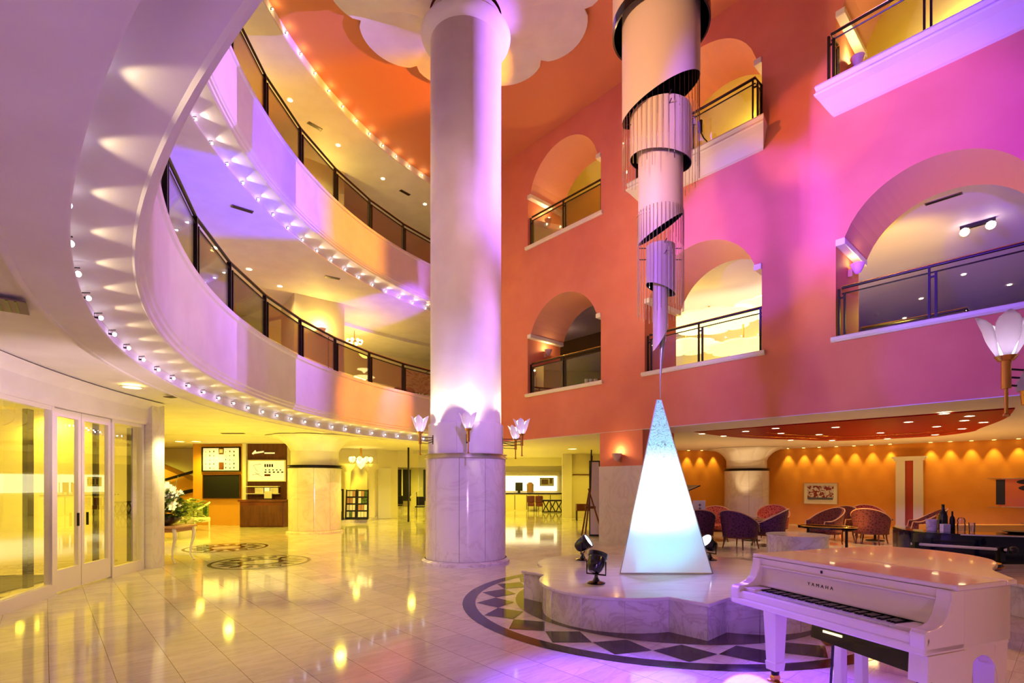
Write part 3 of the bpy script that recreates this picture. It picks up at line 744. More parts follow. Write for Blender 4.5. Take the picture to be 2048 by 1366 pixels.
MB().lathe([(.665,7.96),(.665,8.10),(.64,8.10),(.64,7.96)],n=64,closed=True).build('cylinder_rim',M['black'],o,smooth=40)
slant_cyl(.53,9.2,6.69,7.28,rad(195),'cylinder')
slant_cyl(.415,6.78,6.02,6.22,rad(-45),'cylinder')
slant_cyl(.305,6.75,4.97,5.38,rad(190),'cylinder')
slant_cyl(.20,4.93,4.24,4.42,rad(-15),'cylinder')
slant_cyl(.103,4.75,3.46,3.80,rad(185),'cylinder')
c=MB(); c.tube([(.04,0,4.0),(.035,0,3.7),(.02,0,3.45),(.0,0,3.1),(0,0,2.80)],[.05,.045,.028,.009,.005],10); c.build('spike',M['steel'],o,smooth=50)
for z,rr in ((6.72,.40),(4.86,.19),(6.6,.30),(4.7,.1)):
    for q_ in (0,90): MB().cyl((-.5*cos(rad(q_)) if z>6 else -.3*cos(rad(q_)),-.5*sin(rad(q_)) if z>6 else -.3*sin(rad(q_)),z+.05),(.5*cos(rad(q_)) if z>6 else .3*cos(rad(q_)),.5*sin(rad(q_)) if z>6 else .3*sin(rad(q_)),z+.05),.006).build('spreader_bar',M['dark'],o)
r0=MB().cyl((0,0,0),(0,0,1),.006,.006,5).build('rod',M['rodglass'],o)
def rods(R,n,z0,z1,a0,a1,jit=.12):
    for k in range(n):
        a=a0+(a1-a0)*k/n
        q=r0 if (k==0 and not r0.get('u')) else r0.copy()
        if q is not r0: COL.objects.link(q); q.parent=o
        else: r0['u']=1
        zz=z0+random.uniform(-jit,jit); q.location=(R*cos(a),R*sin(a),zz); q.scale=(1,1,z1-zz)
rods(.52,46,5.90,7.2,0,2*PI); rods(.315,38,3.98,5.4,0,2*PI,.06)
if 'u' in r0: del r0['u']
# ------------------------------------------------------------------ white baby grand piano (local x along keyboard, y towards tail)
PR=math.atan2(-.937,.35)
P=thing('grand_piano','ivory white baby grand piano with closed lid in the right foreground','piano',(1.97,4.22,0),PR)
W=1.45
lid=[(W,0),(W,.56)]+crom([(W,.56),(1.36,.66),(1.20,.84),(1.10,1.05),(1.02,1.24),(.87,1.44),(.62,1.58),(.33,1.61),(.10,1.52),(0,1.34)],5,False)[1:]+[(0,0)]
def inset(P_,d,c=(.7,.7)): return [(x+(c[0]-x)/math.hypot(c[0]-x,c[1]-y)*d,y+(c[1]-y)/math.hypot(c[0]-x,c[1]-y)*d) for x,y in P_]
rear=[p for p in lid if p[1]>=.46]
# lid: front flap and main lid
fl=[(0,-.0),(W,-.0),(W,.455),(0,.455)]
MB().prism(fl,1.0,1.03).build('lid_flap',M['piano'],P,bevel=.008)
ml=[(0,.46),(W,.46)]+[p for p in lid[1:-1] if p[1]>.46]
MB().prism(ml,1.0,1.03).build('lid',M['piano'],P,bevel=.008)
# rim
ri=[(.03,.02),(W-.03,.02),(W-.03,.55)]+[p for p in inset(lid[2:-1],.035)]+[]
MB().prism(ri,.67,.999).build('rim',M['piano'],P,smooth=40)
MB().prism([(x+(.7-x)*.012,y+(.7-y)*.012) for x,y in ri],.645,.668).build('rim_molding',M['piano'],P)
# cut-away front: arms (cheeks)
arm=[(-.235,.665),(-.245,.70),(-.245,.775),(-.225,.795),(-.15,.80),(-.09,.822),(-.055,.86),(-.035,.91),(-.02,.95),(-.02,1.0),(.1,1.0),(.1,.665)]
for x0 in (.02,W-.10):
    m=MB(); k=len(arm); vs=[(x0,t,z) for t,z in arm]+[(x0+.08,t,z) for t,z in arm]
    m.add(vs,[(i,(i+1)%k,k+(i+1)%k,k+i) for i in range(k)]+[tuple(range(k-1,-1,-1)),tuple(range(k,2*k))]); m.build('arm',M['piano'],P,smooth=35,bevel=.006)
MB().box(.02,-.245,.655,W-.02,.1,.705).box(.02,-.235,.70,W-.02,-.195,.762).build('keybed',M['piano'],P,bevel=.012)
for x0 in (.10,W-.21): MB().box(x0,-.19,.70,x0+.11,.0,.785).build('key_block',M['piano'],P,bevel=.006)
# fallboard, concave
f=MB(); prof=[(-.03,.80),(-.015,.815),(-.004,.85),(.002,.90),(.0,.935),(.02,.935),(.02,.79),(-.03,.79)]
k=len(prof); vs=[(.10,t,z) for t,z in prof]+[(W-.10,t,z) for t,z in prof]
f.add(vs,[(i,(i+1)%k,k+(i+1)%k,k+i) for i in range(k)]+[tuple(range(k-1,-1,-1)),tuple(range(k,2*k))]); f.build('fallboard',M['piano'],P,smooth=40)
MB().cyl((.10,-.012,.942),(W-.10,-.012,.942),.009,n=8).build('hinge_strip',M['piano'],P,smooth=50)
MB().box(.10,-.005,.95,W-.10,.02,.999).build('front_rail',M['piano'],P)
MB().box(.62,-.012,.965,.632,-.004,.985).build('lock',M['dark'],P)
def text(s,size,name,parent,m,loc,rot,ext=.001,align='CENTER',space=1.0):
    c=bpy.data.curves.new(name,'FONT'); c.body=s; c.size=size; c.extrude=ext; c.align_x=align; c.space_character=space
    t=bpy.data.objects.new(name,c); COL.objects.link(t); bpy.context.view_layer.update()
    me=bpy.data.meshes.new_from_object(t.evaluated_get(bpy.context.evaluated_depsgraph_get())); bpy.data.objects.remove(t)
    me.materials.clear(); me.materials.append(m); o=bpy.data.objects.new(name,me); COL.objects.link(o); o.parent=parent; o.location=loc; o.rotation_euler=rot; return o
text('YAMAHA',.034,'lettering',P,M['ink'],(.61,-.0025,.862),(rad(88),0,0),space=1.7)
# keys
kw=(W-.42)/52; x0=.21; kz=.772
k0=MB().box(0,-.185,.745,kw*.93,-.02,kz).build('white_key',M['keyw'],P); k0.location=(x0,0,0)
for i in range(1,52):
    q=k0.copy(); COL.objects.link(q); q.parent=P; q.location=(x0+kw*i,0,0)
b0=MB().box(-kw*.32,-.135,kz,kw*.32,-.02,kz+.013).build('black_key',M['black'],P,); first=True
for i in range(51):
    if (i%7) in (1,4) : continue
    q=b0 if first else b0.copy()
    if not first: COL.objects.link(q); q.parent=P
    first=False; q.location=(x0+kw*(i+1),0,0)
MB().box(.20,-.03,kz,W-.20,-.012,kz+.012).build('felt_strip',M['blackmatte'],P)
def pleg(s,t,name='leg'):
    m=MB(); tw,bw=.062,.046
    vs=[(s+sx*w_,t+sy*w_,z) for w_,z in ((tw,.66),(tw,.60),(bw,.17),(bw+.006,.165),(bw,.10)) for sx,sy in ((-1,-1),(1,-1),(1,1),(-1,1))]
    fs=[(4*r+i,4*r+(i+1)%4,4*r+4+(i+1)%4,4*r+4+i) for r in range(4) for i in range(4)]+[(3,2,1,0),(16,17,18,19)]
    fs=[tuple(reversed(x)) for x in fs]
    l=m.add(vs,fs).build(name,M['piano'],P)
    MB().cyl((s,t,.10),(s,t,.06),.034,.03,12).build('ferrule',M['dark'],l,smooth=50); MB().cyl((s-.02,t,.035),(s+.02,t,.035),.034,n=16).box(s-.05,t-.03,.0,s+.05,t+.03,.012).build('caster',M['brass'],l,smooth=50)
pleg(.115,.12); pleg(1.35,.15); pleg(1.33,.52); pleg(.52,1.28); pleg(1.12,.52)
# arched bracket between the treble legs
ab=[(.18,.66)]+[(.335+.155*cos(PI-PI*i/10),.40+.19*sin(PI*i/10)) for i in range(11)]+[(.50,.66)]
m=MB(); k=len(ab); vs=[(1.31,t,z) for t,z in ab]+[(1.39,t,z) for t,z in ab]
m.add(vs,[(i,(i+1)%k,k+(i+1)%k,k+i) for i in range(k)]+[tuple(range(k-1,-1,-1)),tuple(range(k,2*k))]); m.build('arched_bracket',M['piano'],P)
m=MB(); vs=[(x,t,z) for x in (1.33,1.43) for t,z in ((-.215,.655),(-.225,.50),(-.02,.46),(.12,.45),(.12,.655))]
m.add(vs,[(0,1,2,3,4),(9,8,7,6,5),(0,5,6,1),(1,6,7,2),(2,7,8,3),(3,8,9,4),(4,9,5,0)]); m.build('corner_block',M['piano'],P)
# pedal lyre
m=MB(); m.box(.64,.09,.12,.70,.15,.655); m.box(.79,.09,.12,.85,.15,.56); m.build('lyre_post',M['piano'],P,bevel=.005)
MB().box(.58,.04,.06,.90,.20,.13).build('pedal_box',M['piano'],P,bevel=.01)
for i in range(3): MB().box(.66+.06*i,-.08,.075,.69+.06*i,.05,.09).build('pedal',M['brass'],P,bevel=.004)
# control unit under the keybed
m=MB(); vs=[(.70,-.19,.655),(1.38,-.19,.655),(1.38,.0,.655),(.70,.0,.655),(.70,-.20,.56),(1.38,-.20,.53),(1.38,.0,.53),(.70,.0,.56)]
m.add(vs,[(0,1,2,3),(7,6,5,4),(4,5,1,0),(5,6,2,1),(6,7,3,2),(7,4,0,3)]); u=m.build('control_unit',M['black'],P)
MB().box(.79,-.203,.615,.92,-.194,.63).build('lit_strip',emis('strip_yellow',(235,230,120),1.2),u)
MB().tube([(1.36,-.19,.53),(1.40,-.2,.51),(1.44,-.19,.50)],.010,6).build('hook',M['dark'],u)
MB().tube([(1.36,-.19,.53),(1.37,-.19,.3),(1.34,-.18,.05)],.007,6).build('cable',M['navy'],u)
MB().tube([(.84,-.17,.57),(.83,-.17,.4),(.80,-.15,.2),(.78,-.14,.02)],.008,6).build('cable',M['navy'],u)
# ------------------------------------------------------------------ lounge tub chairs
def tub_chair(label,loc,rz,fab):
    o=thing('tub_chair',label,'armchair',loc,rz)
    # local: front faces +x ; back at -x
    n=28; vs=[];A=rad(128)
    for i in range(n+1):
        a=-A+2*A*i/n; c=(cos(a)+.3)/1.3; c=max(0,c)
        R=.40; hh=.60+.34*(max(0,c)**1.1); fl=.06*(1-abs(a)/A)
        for dr,z in ((0,.30),(.03+fl,hh),(-.035+fl,hh+.01),(-.07,.34)):
            r=R+dr; vs.append((-r*cos(a),r*sin(a)*.98,z))
    fs=[]
    for i in range(n):
        for q in range(4): fs.append((i*4+q,(i+1)*4+q,(i+1)*4+(q+1)%4,i*4+(q+1)%4))
    fs+=[(0,1,2,3),(n*4+3,n*4+2,n*4+1,n*4)]
    MB().add(vs,fs).build('backrest',fab,o,smooth=50)
    tr=[]
    for i in range(n+1):
        v=vs[i*4+1]; tr.append((v[0]*1.0,v[1]*1.0,v[2]+.012))
    tr=[(tr[0][0]+.05,tr[0][1]*.98,tr[0][2]-.20)]+tr+[(tr[-1][0]+.05,tr[-1][1]*.98,tr[-1][2]-.20)]
    MB().tube(tr,.014,6).build('wood_trim',M['woodl'],o,smooth=50)
    sp=[(.36*cos(t)*1.0+.02,.36*sin(t)) for t in [2*PI*i/20 for i in range(20)]]
    MB().prism(sp,.31,.45).build('seat',fab,o,bevel=.03)
    MB().lathe([(.40,.27),(.40,.31),(.3,.31),(.3,.27)],n=24,closed=True).build('seat_frame',M['wood'],o,smooth=40)
    for sx,sy in ((.30,.26),(.30,-.26),(-.28,.24),(-.28,-.24)):
        MB().tube([(sx,sy,.29),(sx*1.03,sy*1.03,.15),(sx*1.12,sy*1.12,0)],[.024,.018,.013],8).build('leg',M['wood'],o,smooth=50)
    return o
chairs=[(5.62,12.7,35,'fabric3','plum patterned tub armchair nearest right of the pyramid seen from behind'),
(4.72,13.15,80,'fabric3','plum tub armchair partly hidden behind the pyramid'),
(5.75,14.5,-110,'fabric2','red patterned tub armchair behind the plum armchair near the pyramid'),
(6.62,13.35,150,'fabric3','dark plum tub armchair turned sideways beside the white drum table'),
(7.75,15.3,-120,'fabric2','bright red patterned armchair facing the room left of the picture with the red print'),
(8.3,13.7,190,'fabric','dark burgundy armchair behind the white drum table'),
(9.25,14.6,-150,'fabric','burgundy armchair seen from the side between two tables'),
(9.55,13.7,40,'fabric','burgundy armchair with a high back at the left of the middle group'),
(10.6,15.3,-110,'fabric2','patterned armchair at the back of the middle group'),
(10.75,13.45,150,'fabric','burgundy armchair beside the ice bucket at the right of the middle group'),
(12.6,12.2,170,'fabric','brown rounded armchair at the far right behind the black counter')]
for x,y,r_,fb,lb in chairs: tub_chair(lb,(x,y,0),rad(r_),M[fb])
def round_table(x,y,r,h,label,top,leg):
    o=thing('round_table',label,'table',(x,y,0))
    MB().lathe([(0,h),(r,h),(r,h-.03),(0,h-.03)],n=32).build('table_top',top,o,smooth=40)
    MB().lathe([(.03,.02),(.03,h-.03)],n=12).build('pedestal',leg,o,smooth=50)
    MB().lathe([(0,.0),(.22,.0),(.22,.02),(.03,.05)],n=24).build('foot',leg,o,smooth=40)
    return o
round_table(5.1,13.9,.40,.62,'small round table between the plum armchairs',M['wood'],M['dark'])
round_table(6.75,14.5,.40,.62,'small round table beside the bright red armchair',M['wood'],M['dark'])
round_table(10.15,14.4,.42,.62,'small round table in the middle of the burgundy armchairs',M['wood'],M['dark'])
o=thing('drum_table','low white marble drum beside the lounge chairs','table',(6.45,11.65,0)); MB().lathe([(0,.42),(.62,.42),(.62,0),(0,0)],n=48).build('drum',M['marble'],o,smooth=40)
MB().lathe([(0,.45),(.64,.45),(.64,.42),(0,.42)],n=48).build('top',M['marble'],o,smooth=40)
o=thing('oval_tray_table','low black table with pale oval rim standing behind the white drum','table',(7.55,12.35,0),rad(-42))
e=[(.62*cos(2*PI*i/32),.34*sin(2*PI*i/32)) for i in range(32)]
MB().prism(e,.52,.56).build('table_top',M['black'],o); MB().tube([(x,y,.575) for x,y in e],.016,6,closed=True).build('rim',M['brass'],o,smooth=50)
for sx in (-.4,.4):
    MB().cyl((sx,0,0),(sx,0,.52),.03).build('leg',M['dark'],o,smooth=50)
def small(nm,lab,cat,loc,build,m,grp=None):
    mb=MB(); build(mb); q=mb.build(nm,m,smooth=45); q.location=loc; return tag(q,lab,cat,grp)
def bottle(mb,h=.30,r=.04): mb.lathe([(0,0),(r,0),(r,h*.55),(r*.8,h*.68),(r*.35,h*.78),(r*.33,h*.97),(r*.38,h),(0,h)],n=18)
def glassb(mb,h=.2,r=.035): mb.lathe([(r*.9,0),(0,.004),(.004,.01),(.004,h*.5),(r,h*.65),(r*1.05,h*.85),(r*.8,h)],n=16)
# black curved counter
co=crom([(7.02,9.25),(7.0,8.85),(7.35,8.45),(8.0,8.15),(8.8,8.0),(9.6,8.1),(10.2,8.6)],5,False)
inn=[(x+.32*.7,y+.55) for x,y in co][::-1]
o=thing('bar_counter','glossy blue-black curved counter with a pale edge strip at the right behind the piano','counter',(0,0,0))
MB().prism(co+inn,.05,.74).build('counter_body',M['navy'],o,smooth=30); MB().prism([(x-.02,y-.03) for x,y in co]+[(x+.02,y+.03) for x,y in inn],.74,.775).build('counter_top',M['black'],o)
MB().tube([(x-.03,y-.045,.765) for x,y in co[10:]],.012,6).build('edge_strip',M['ivory'],o,smooth=50)
MB().prism([(x+.04,y+.04) for x,y in co]+inn,0,.05).build('toe_kick',M['blackmatte'],o)
o=thing('foot_rail','thick pale rail with black end knob in front of the counter','rail',(0,0,0))
MB().cyl((6.62,8.55,.60),(7.45,7.75,.60),.022).build('rail',M['ivory'],o,smooth=50); MB().ball((7.5,7.7,.60),.06,12).build('knob',M['black'],o,smooth=50)
for x,y in ((6.66,8.5),(7.4,7.8)): MB().box(x-.04,y-.04,0,x+.04,y+.04,.64).build('post',M['black'],o)
zc=.777
small('wine_bucket','white ice bucket at the left end of the bottles on the black counter','bucket',(7.32,8.98,zc),lambda m:m.lathe([(0,0),(.075,0),(.09,.20),(.08,.20),(.07,.01)],n=24),M['marble'])
small('brass_jug','yellow handled jug behind the ice bucket','jug',(7.62,9.18,zc),lambda m:(m.lathe([(0,0),(.05,0),(.06,.16),(.05,.26),(.055,.27)],n=20),m.tube([(.06,0,.08),(.12,0,.12),(.12,0,.22),(.055,0,.25)],.008,6)),M['brass'])
small('champagne_bottle','tall dark champagne bottle with gold neck on the black counter','bottle',(7.50,8.96,zc),lambda m:bottle(m,.46,.065),M['black'])
small('wine_bottle','smaller dark bottle right of the champagne bottle','bottle',(7.66,8.96,zc),lambda m:bottle(m,.34,.04),M['dark'])
small('bottle_box','cream label box in front of the champagne bottle','box',(7.40,8.80,zc),lambda m:m.box(-.06,-.04,0,.06,.04,.13),M['paper'])
small('glass_jar','clear glass jar with rounded lid on the black counter','jar',(7.66,8.78,zc),lambda m:m.lathe([(0,0),(.055,0),(.06,.12),(.05,.15),(.06,.19),(.04,.24),(0,.25)],n=20),M['rodglass'])
small('tumbler','tall violet-tinted glass tumbler at the counter edge','glass',(7.68,8.60,zc),lambda m:m.lathe([(0,0),(.04,0),(.045,.17),(.04,.17),(.035,.01)],n=18),M['rodglass'])
small('serving_dish','low dark dish on the counter right of the bottles','dish',(8.35,8.52,zc),lambda m:m.lathe([(0,0),(.1,0),(.2,.035),(.18,.035),(0,.01)],n=24),M['dark'])
small('white_napkin','folded white napkin at the right end of the counter','napkin',(9.15,8.42,zc),lambda m:m.box(-.14,-.08,0,.14,.08,.03,rz=.3),M['paper'])
st(MB().box(9.4,11.6,.0,12.6,11.9,.66).build('wall_low',M['ochre']))
o=thing('black_stool','black stool with brass ring right of the piano lid','stool',(4.75,5.25,0))
MB().lathe([(0,.80),(.18,.80),(.19,.77),(.18,.74),(0,.74)],n=24).build('seat',M['black'],o,smooth=40); MB().lathe([(.195,.775),(.205,.765),(.195,.755)],n=24,closed=True).build('brass_ring',M['brass'],o,smooth=60)
MB().cyl((0,0,0),(0,0,.74),.025).build('post',M['dark'],o); MB().lathe([(0,0),(.17,0),(.17,.02),(0,.03)],n=24).build('foot',M['dark'],o)
# lounge: pictures, pilasters, black grand piano with raised lid behind the pyramid
def on_lw(px_dir,off):  # point on lounge wall along direction X/Y
    for (x0,y0),(x1,y1) in zip(lw[:-1],lw[1:]):
        # solve x=k y
        dx,dy=x1-x0,y1-y0; den=dx-px_dir*dy
        if abs(den)<1e-9: continue
        t=(px_dir*y0-x0)/den
        if 0<=t<=1:
            l=math.hypot(dx,dy); nx,ny=dy/l,-dx/l
            return (x0+dx*t+nx*off,y0+dy*t+ny*off,math.atan2(dy,dx))
def picture(k,z0,z1,w,label,cols,m=.05):
    x,y,a=on_lw(k,.015); o=thing('framed_picture',label,'picture',(x,y,z0),a)
    h=z1-z0
    f=MB(); t=.025
    for b in ((-w/2,-w/2+t,0,h),(w/2-t,w/2,0,h),(-w/2+t,w/2-t,0,t),(-w/2+t,w/2-t,h-t,h)): f.box(b[0],-.03,b[2],b[1],0,b[3])
    f.build('frame',M['woodl'],o); MB().box(-w/2+t,-.012,t,w/2-t,-.006,h-t).build('mount',M['paper'],o)
    cols(o,w,h)
    return o
def art1(o,w,h):
    mm=noisy(mat('red_print',(150,60,60),.6),(225,215,215),(140,44,50),scale=9,detail=2,dist=1.2,lo=.47,hi=.53)
    MB().box(-w*.38,-.016,h*.24,w*.38,-.0125,h*.86).build('artwork',mm,o)
    g=mat('grey_print',(96,96,120),.6); MB().box(-w*.36,-.018,h*.22,w*.36,-.0165,h*.32).build('lower_band',g,o)
def art2(o,w,h):
    MB().box(-w*.47,-.016,h*.04,w*.47,-.0125,h*.96).build('artwork',mat('pink_paint',(226,120,96),.6),o)
    n1=mat('navy_paint',(40,40,70),.6)
    MB().box(-w*.46,-.019,h*.10,-w*.22,-.0165,h*.94).build('dark_field',n1,o)
    for cx,cz,rx,rz_ in ((.10,.86,.20,.10),(.14,.66,.22,.12)):
        MB().add([(w*(cx+rx*cos(2*PI*i/20)),-.019,h*(cz+rz_*sin(2*PI*i/20))) for i in range(20)],[tuple(range(20))]).build('dark_shape',n1,o)
picture((1641-1024)/1030,.80,1.63,1.15,'framed red and grey abstract print on the orange lounge wall',art1)
picture((2052-1024)/1030,.84,1.78,2.1,'large framed pink and navy abstract picture at the right end of the lounge wall',art2)
x,y,a=on_lw((1820-1024)/1030,.18)
o=thing('twin_pilaster','pair of white pilasters flanking a red strip on the orange lounge wall','pilaster',(x,y,0),a)
for sx in (-.24,.24):
    m=MB(); m.box(sx-.13,-.12,0,sx+.13,.12,2.38); m.box(sx-.15,-.16,0,sx+.15,.14,.16); m.build('pilaster',M['ivory'],o)
m=MB(); m.box(-.42,-.18,2.38,.42,.14,2.46); m.box(-.47,-.22,2.46,.47,.14,2.52); m.build('capital',M['ivory'],o)
MB().box(-.12,-.03,0,.12,.1,2.38).build('red_strip',mat('red_strip',(190,70,30),.5),o)
sc_px=[1374,1400,1426,1451,1547,1577,1609,1640,1674,1710,1745,1782,1862,1901,1943,1988,2037]
proto=None
for X in sc_px:
    x,y,a=on_lw((X-1024)/1030,.15)
    if proto is None:
        proto=thing('downlight','small recessed downlight grazing the orange lounge wall','downlight',(x,y,2.975),a,'wall-grazing downlights of the lounge')
        MB().lathe([(0,-.004),(.05,-.004)],n=16).build('bulb',M['lampy'],proto); MB().lathe([(.05,-.001),(.075,-.006),(.075,0)],n=16).build('trim_ring',M['ivory'],proto,smooth=50)
    else: dup(proto,(x,y,2.975),a)
    light('SPOT','graze_light',(x,y,2.93),(x-.10*sin(a),y+.10*cos(a),1.6),62,(1,.78,.2),.03,58,.7)
redl=[(5.15,13.95),(6.01,14.64),(6.04,13.31),(6.45,12.6),(7.23,13.85),(8.66,16.01),(8.46,14.19),(7.76,12.35),(10.01,16.1),(9.81,13.71),(11.3,15.5),(8.7,11.3),(10.07,12.21),(11.7,14.24),(8.35,9.95),(9.69,11.03),(11.1,12.7),(9.15,10.3),(10.4,11.36)]
proto=None
for x,y in redl:
    if proto is None:
        proto=thing('downlight','round recessed downlight in the red lacquer lounge ceiling','downlight',(x,y,2.95),0,'downlights in the red lacquer ceiling')
        MB().lathe([(0,-.004),(.075,-.004)],n=20).build('bulb',M['lamp'],proto); MB().lathe([(.075,-.002),(.10,-.008),(.10,.004)],n=20).build('trim_ring',M['ivory'],proto,smooth=50)
    else: dup(proto,(x,y,2.95))
for x,y in redl[::2]: light('SPOT','down_light',(x,y,2.90),(x,y,0),55,(1,.78,.45),.06,110,.6)
# grand piano with raised lid behind the pyramid
o=thing('grand_piano','dark blue-black grand piano with raised lid, half hidden behind the pyramid','piano',(4.35,15.4,0),rad(10))
m=MB(); m.prism([(0,0),(1.5,0),(1.5,.7),(1.1,1.5),(.7,1.8),(0,1.7)],.62,.98); m.build('case',M['navy'],o)
m=MB(); m.add([(0,1.75,.99),(0,0,.99),(1.45,.1,1.55),(1.2,1.5,1.55)],[(0,1,2,3)]); L_=m.build('lid',M['navy'],o); sm=L_.modifiers.new('s','SOLIDIFY'); sm.thickness=.03
for s_,t in ((.15,.15),(1.35,.15),(.6,1.5)): MB().cyl((s_,t,0),(s_,t,.62),.04,.06,10).build('leg',M['black'],o)
MB().cyl((1.2,.4,.98),(1.25,.4,1.45),.012).build('prop_stick',M['black'],o)
# banner with black characters next to it
o=thing('table_sign','white card with a column of black characters near the pyramid','sign',(5.05,13.9,.622),rad(-20))
MB().box(-.16,-.01,0,.16,.01,.52).build('card',M['paper'],o)
for i in range(4):
    MB().box(-.02,-.016,.09+.10*i,.06,-.011,.105+.10*i).box(.012,-.016,.06+.10*i,.028,-.011,.14+.10*i).build('character',M['ink'],o)
# ------------------------------------------------------------------ left rear: flowers, sofa, stair, boards, counter, brochures
def X(px,Y): return (px-1024)/1030*Y
def Z(py,Y): return 1.6+(967-py)/1030*Y
# cabriole table
o=thing('cabriole_table','ivory side table with curved cabriole legs holding the flowers','table',(-7.28,10.55,0))
MB().box(-.62,-.36,.70,.62,.36,.745).box(-.56,-.31,.62,.56,.31,.70).build('table_top',M['woodl'],o,bevel=.012)
for sx in (-1,1):
    for sy in (-1,1):
        x,y=sx*.54,sy*.29
        MB().tube([(x,y,.70),(x+sx*.035,y+sy*.02,.60),(x+sx*.03,y+sy*.01,.48),(x-sx*.02,y,.28),(x-sx*.03,y,.12),(x+sx*.03,y+sy*.01,.02),(x+sx*.06,y+sy*.02,.012)],[.034,.04,.032,.022,.017,.02,.016],10).build('leg',M['ivory'],o,smooth=60)
MB().lathe([(0,0),(.20,0),(.34,.05),(.42,.12),(.40,.17),(.36,.14),(0,.12)],n=32).build('flower_bowl',M['black'],smooth=45)
ob=bpy.data.objects['flower_bowl']; ob.location=(-7.22,10.5,.746); tag(ob,'wide dark bowl holding the flowers on the cabriole table','bowl')
ob=thing('flower_arrangement','large arrangement of white flowers and green leaves in the dark bowl','flowers',(-7.22,10.5,.87))
def leaf(mb,p,d,l,w,mi=0):
    d=Vector(d).normalized(); s_=d.cross(Vector((0,0,1))); s_=s_.normalized() if s_.length>1e-3 else Vector((1,0,0)); p=Vector(p); u=s_.cross(d)
    a=p; b=p+d*l*.5+s_*w+u*.02; c=p+d*l-u*l*.12; e=p+d*l*.5-s_*w+u*.02; m_=p+d*l*.5-u*.01
    mb.add([a,b,c,e,m_],[(0,4,1),(1,4,2),(2,4,3),(3,4,0)],mi)
fm=MB(); bm_=MB(); stm=MB()
R=random.Random(7)
for i in range(420):
    a=R.uniform(0,2*PI); h=R.uniform(0,.55); r=R.uniform(.05,.48)*(1-.3*h)
    p=(r*cos(a),r*sin(a)*.8,h); leaf(fm,p,(cos(a)+R.uniform(-.5,.5),sin(a)+R.uniform(-.5,.5),R.uniform(-.3,.9)),R.uniform(.08,.2),R.uniform(.02,.05))
for i in range(26):
    a=R.uniform(0,2*PI); h=R.uniform(.35,1.0); r=R.uniform(.05,.38)
    stm.tube([(r*.3*cos(a),r*.3*sin(a),0),(r*.8*cos(a),r*.8*sin(a),h*.6),(r*cos(a),r*sin(a),h)],.006,4)
fm.build('foliage',M['green'],ob)['kind']='stuff'; stm.build('stems',M['green'],ob)
def blossom(mb,c,s,R):
    n0=Vector((R.uniform(-1,1),R.uniform(-1.2,.2),R.uniform(-.1,1))).normalized(); t=n0.orthogonal().normalized(); b=n0.cross(t)
    for k in range(5):
        a=2*PI*k/5+R.uniform(-.2,.2); d=t*cos(a)+b*sin(a); sd=n0.cross(d); c_=Vector(c)
        mb.add([c_,c_+d*s*.55+sd*s*.38+n0*s*.12,c_+d*s+n0*s*.2,c_+d*s*.55-sd*s*.38+n0*s*.12],[(0,1,2,3)])
cnt=0
for i in range(90):
    a=R.uniform(0,2*PI); h=R.uniform(.25,1.12); r=R.uniform(.05,.42)*(1.12-.55*h)+.02
    q=MB(); c=(r*cos(a)+(.10 if h<.7 else -.14),r*sin(a)*.8-.05,h)
    for _ in range(2): blossom(q,(c[0]+R.uniform(-.05,.05),c[1]+R.uniform(-.05,.05),c[2]+R.uniform(-.05,.05)),R.uniform(.05,.095),R)
    q.build('blossom',M['flower'],ob)
# variegated pot plant and sofa behind
ob=thing('potted_plant','leafy variegated plant standing behind the white flowers','plant',(-9.6,15.2,0))
MB().lathe([(0,0),(.2,0),(.26,.4),(.22,.4),(0,.36)],n=24).build('pot',M['ivory'],ob,smooth=40)
q=MB()
for i in range(110):
    a=R.uniform(0,2*PI); r=R.uniform(.0,.35); h=R.uniform(.4,1.15); leaf(q,(r*cos(a),r*sin(a),h),(cos(a),sin(a),R.uniform(-.2,.7)),R.uniform(.18,.32),R.uniform(.04,.08))
q.build('foliage',M['greeny'],ob)['kind']='stuff'
ob=thing('settee','ivory framed settee with striped green back against the ochre wall','sofa',(-11.2,17.6,0),rad(-12))
MB().box(-.75,-.35,.28,.75,.35,.45).build('seat',M['ivory'],ob,bevel=.04)
for i in range(7): MB().box(-.70+.2*i,.26,.45,-.53+.2*i,.34,.95-.02*abs(3-i)).build('back_panel',M['greeny'] if i%2 else M['green'],ob,bevel=.02)
for sx in (-.76,.76):
    MB().tube([(sx,-.36,0),(sx,-.36,.45),(sx,-.28,.72),(sx,-.05,.80),(sx,.28,.95)],.03,8).build('arm',M['ivory'],ob,smooth=50)
    MB().cyl((sx*.95,.3,0),(sx*.95,.3,.3),.025).build('leg',M['ivory'],ob)
# escalator / stair flank in the far left recess
ob=thing('escalator','stair flank with dark handrail rising to the left in the far left recess','escalator',(0,0,0))
m=MB(); m.prism([(-17.5,21.2),(-12.35,21.2),(-12.35,21.4),(-17.5,21.4)],0,.01)
vs=[(-16.5,21.3,3.1),(-12.35,21.3,1.35),(-12.35,21.3,.0),(-16.5,21.3,0)]; m.add(vs+[(x,y+.8,z) for x,y,z in vs],[(0,1,2,3),(7,6,5,4),(0,4,5,1)]); 
m.build('balustrade',M['ochre'],ob)
MB().add([(-16.8,21.22,1.05),(-12.35,21.22,2.35),(-12.35,21.22,2.25),(-16.8,21.22,.95),(-16.8,21.1,1.05),(-12.35,21.1,2.35),(-12.35,21.1,2.25),(-16.8,21.1,.95)],[(0,1,2,3),(4,7,6,5),(0,4,5,1),(3,2,6,7)]).build('handrail',M['dark'],ob)
MB().add([(-16.8,21.25,.65),(-12.35,21.25,1.55),(-12.35,21.25,1.40),(-16.8,21.25,.5)],[(0,1,2,3)]).build('skirt_strip',M['dark'],ob)
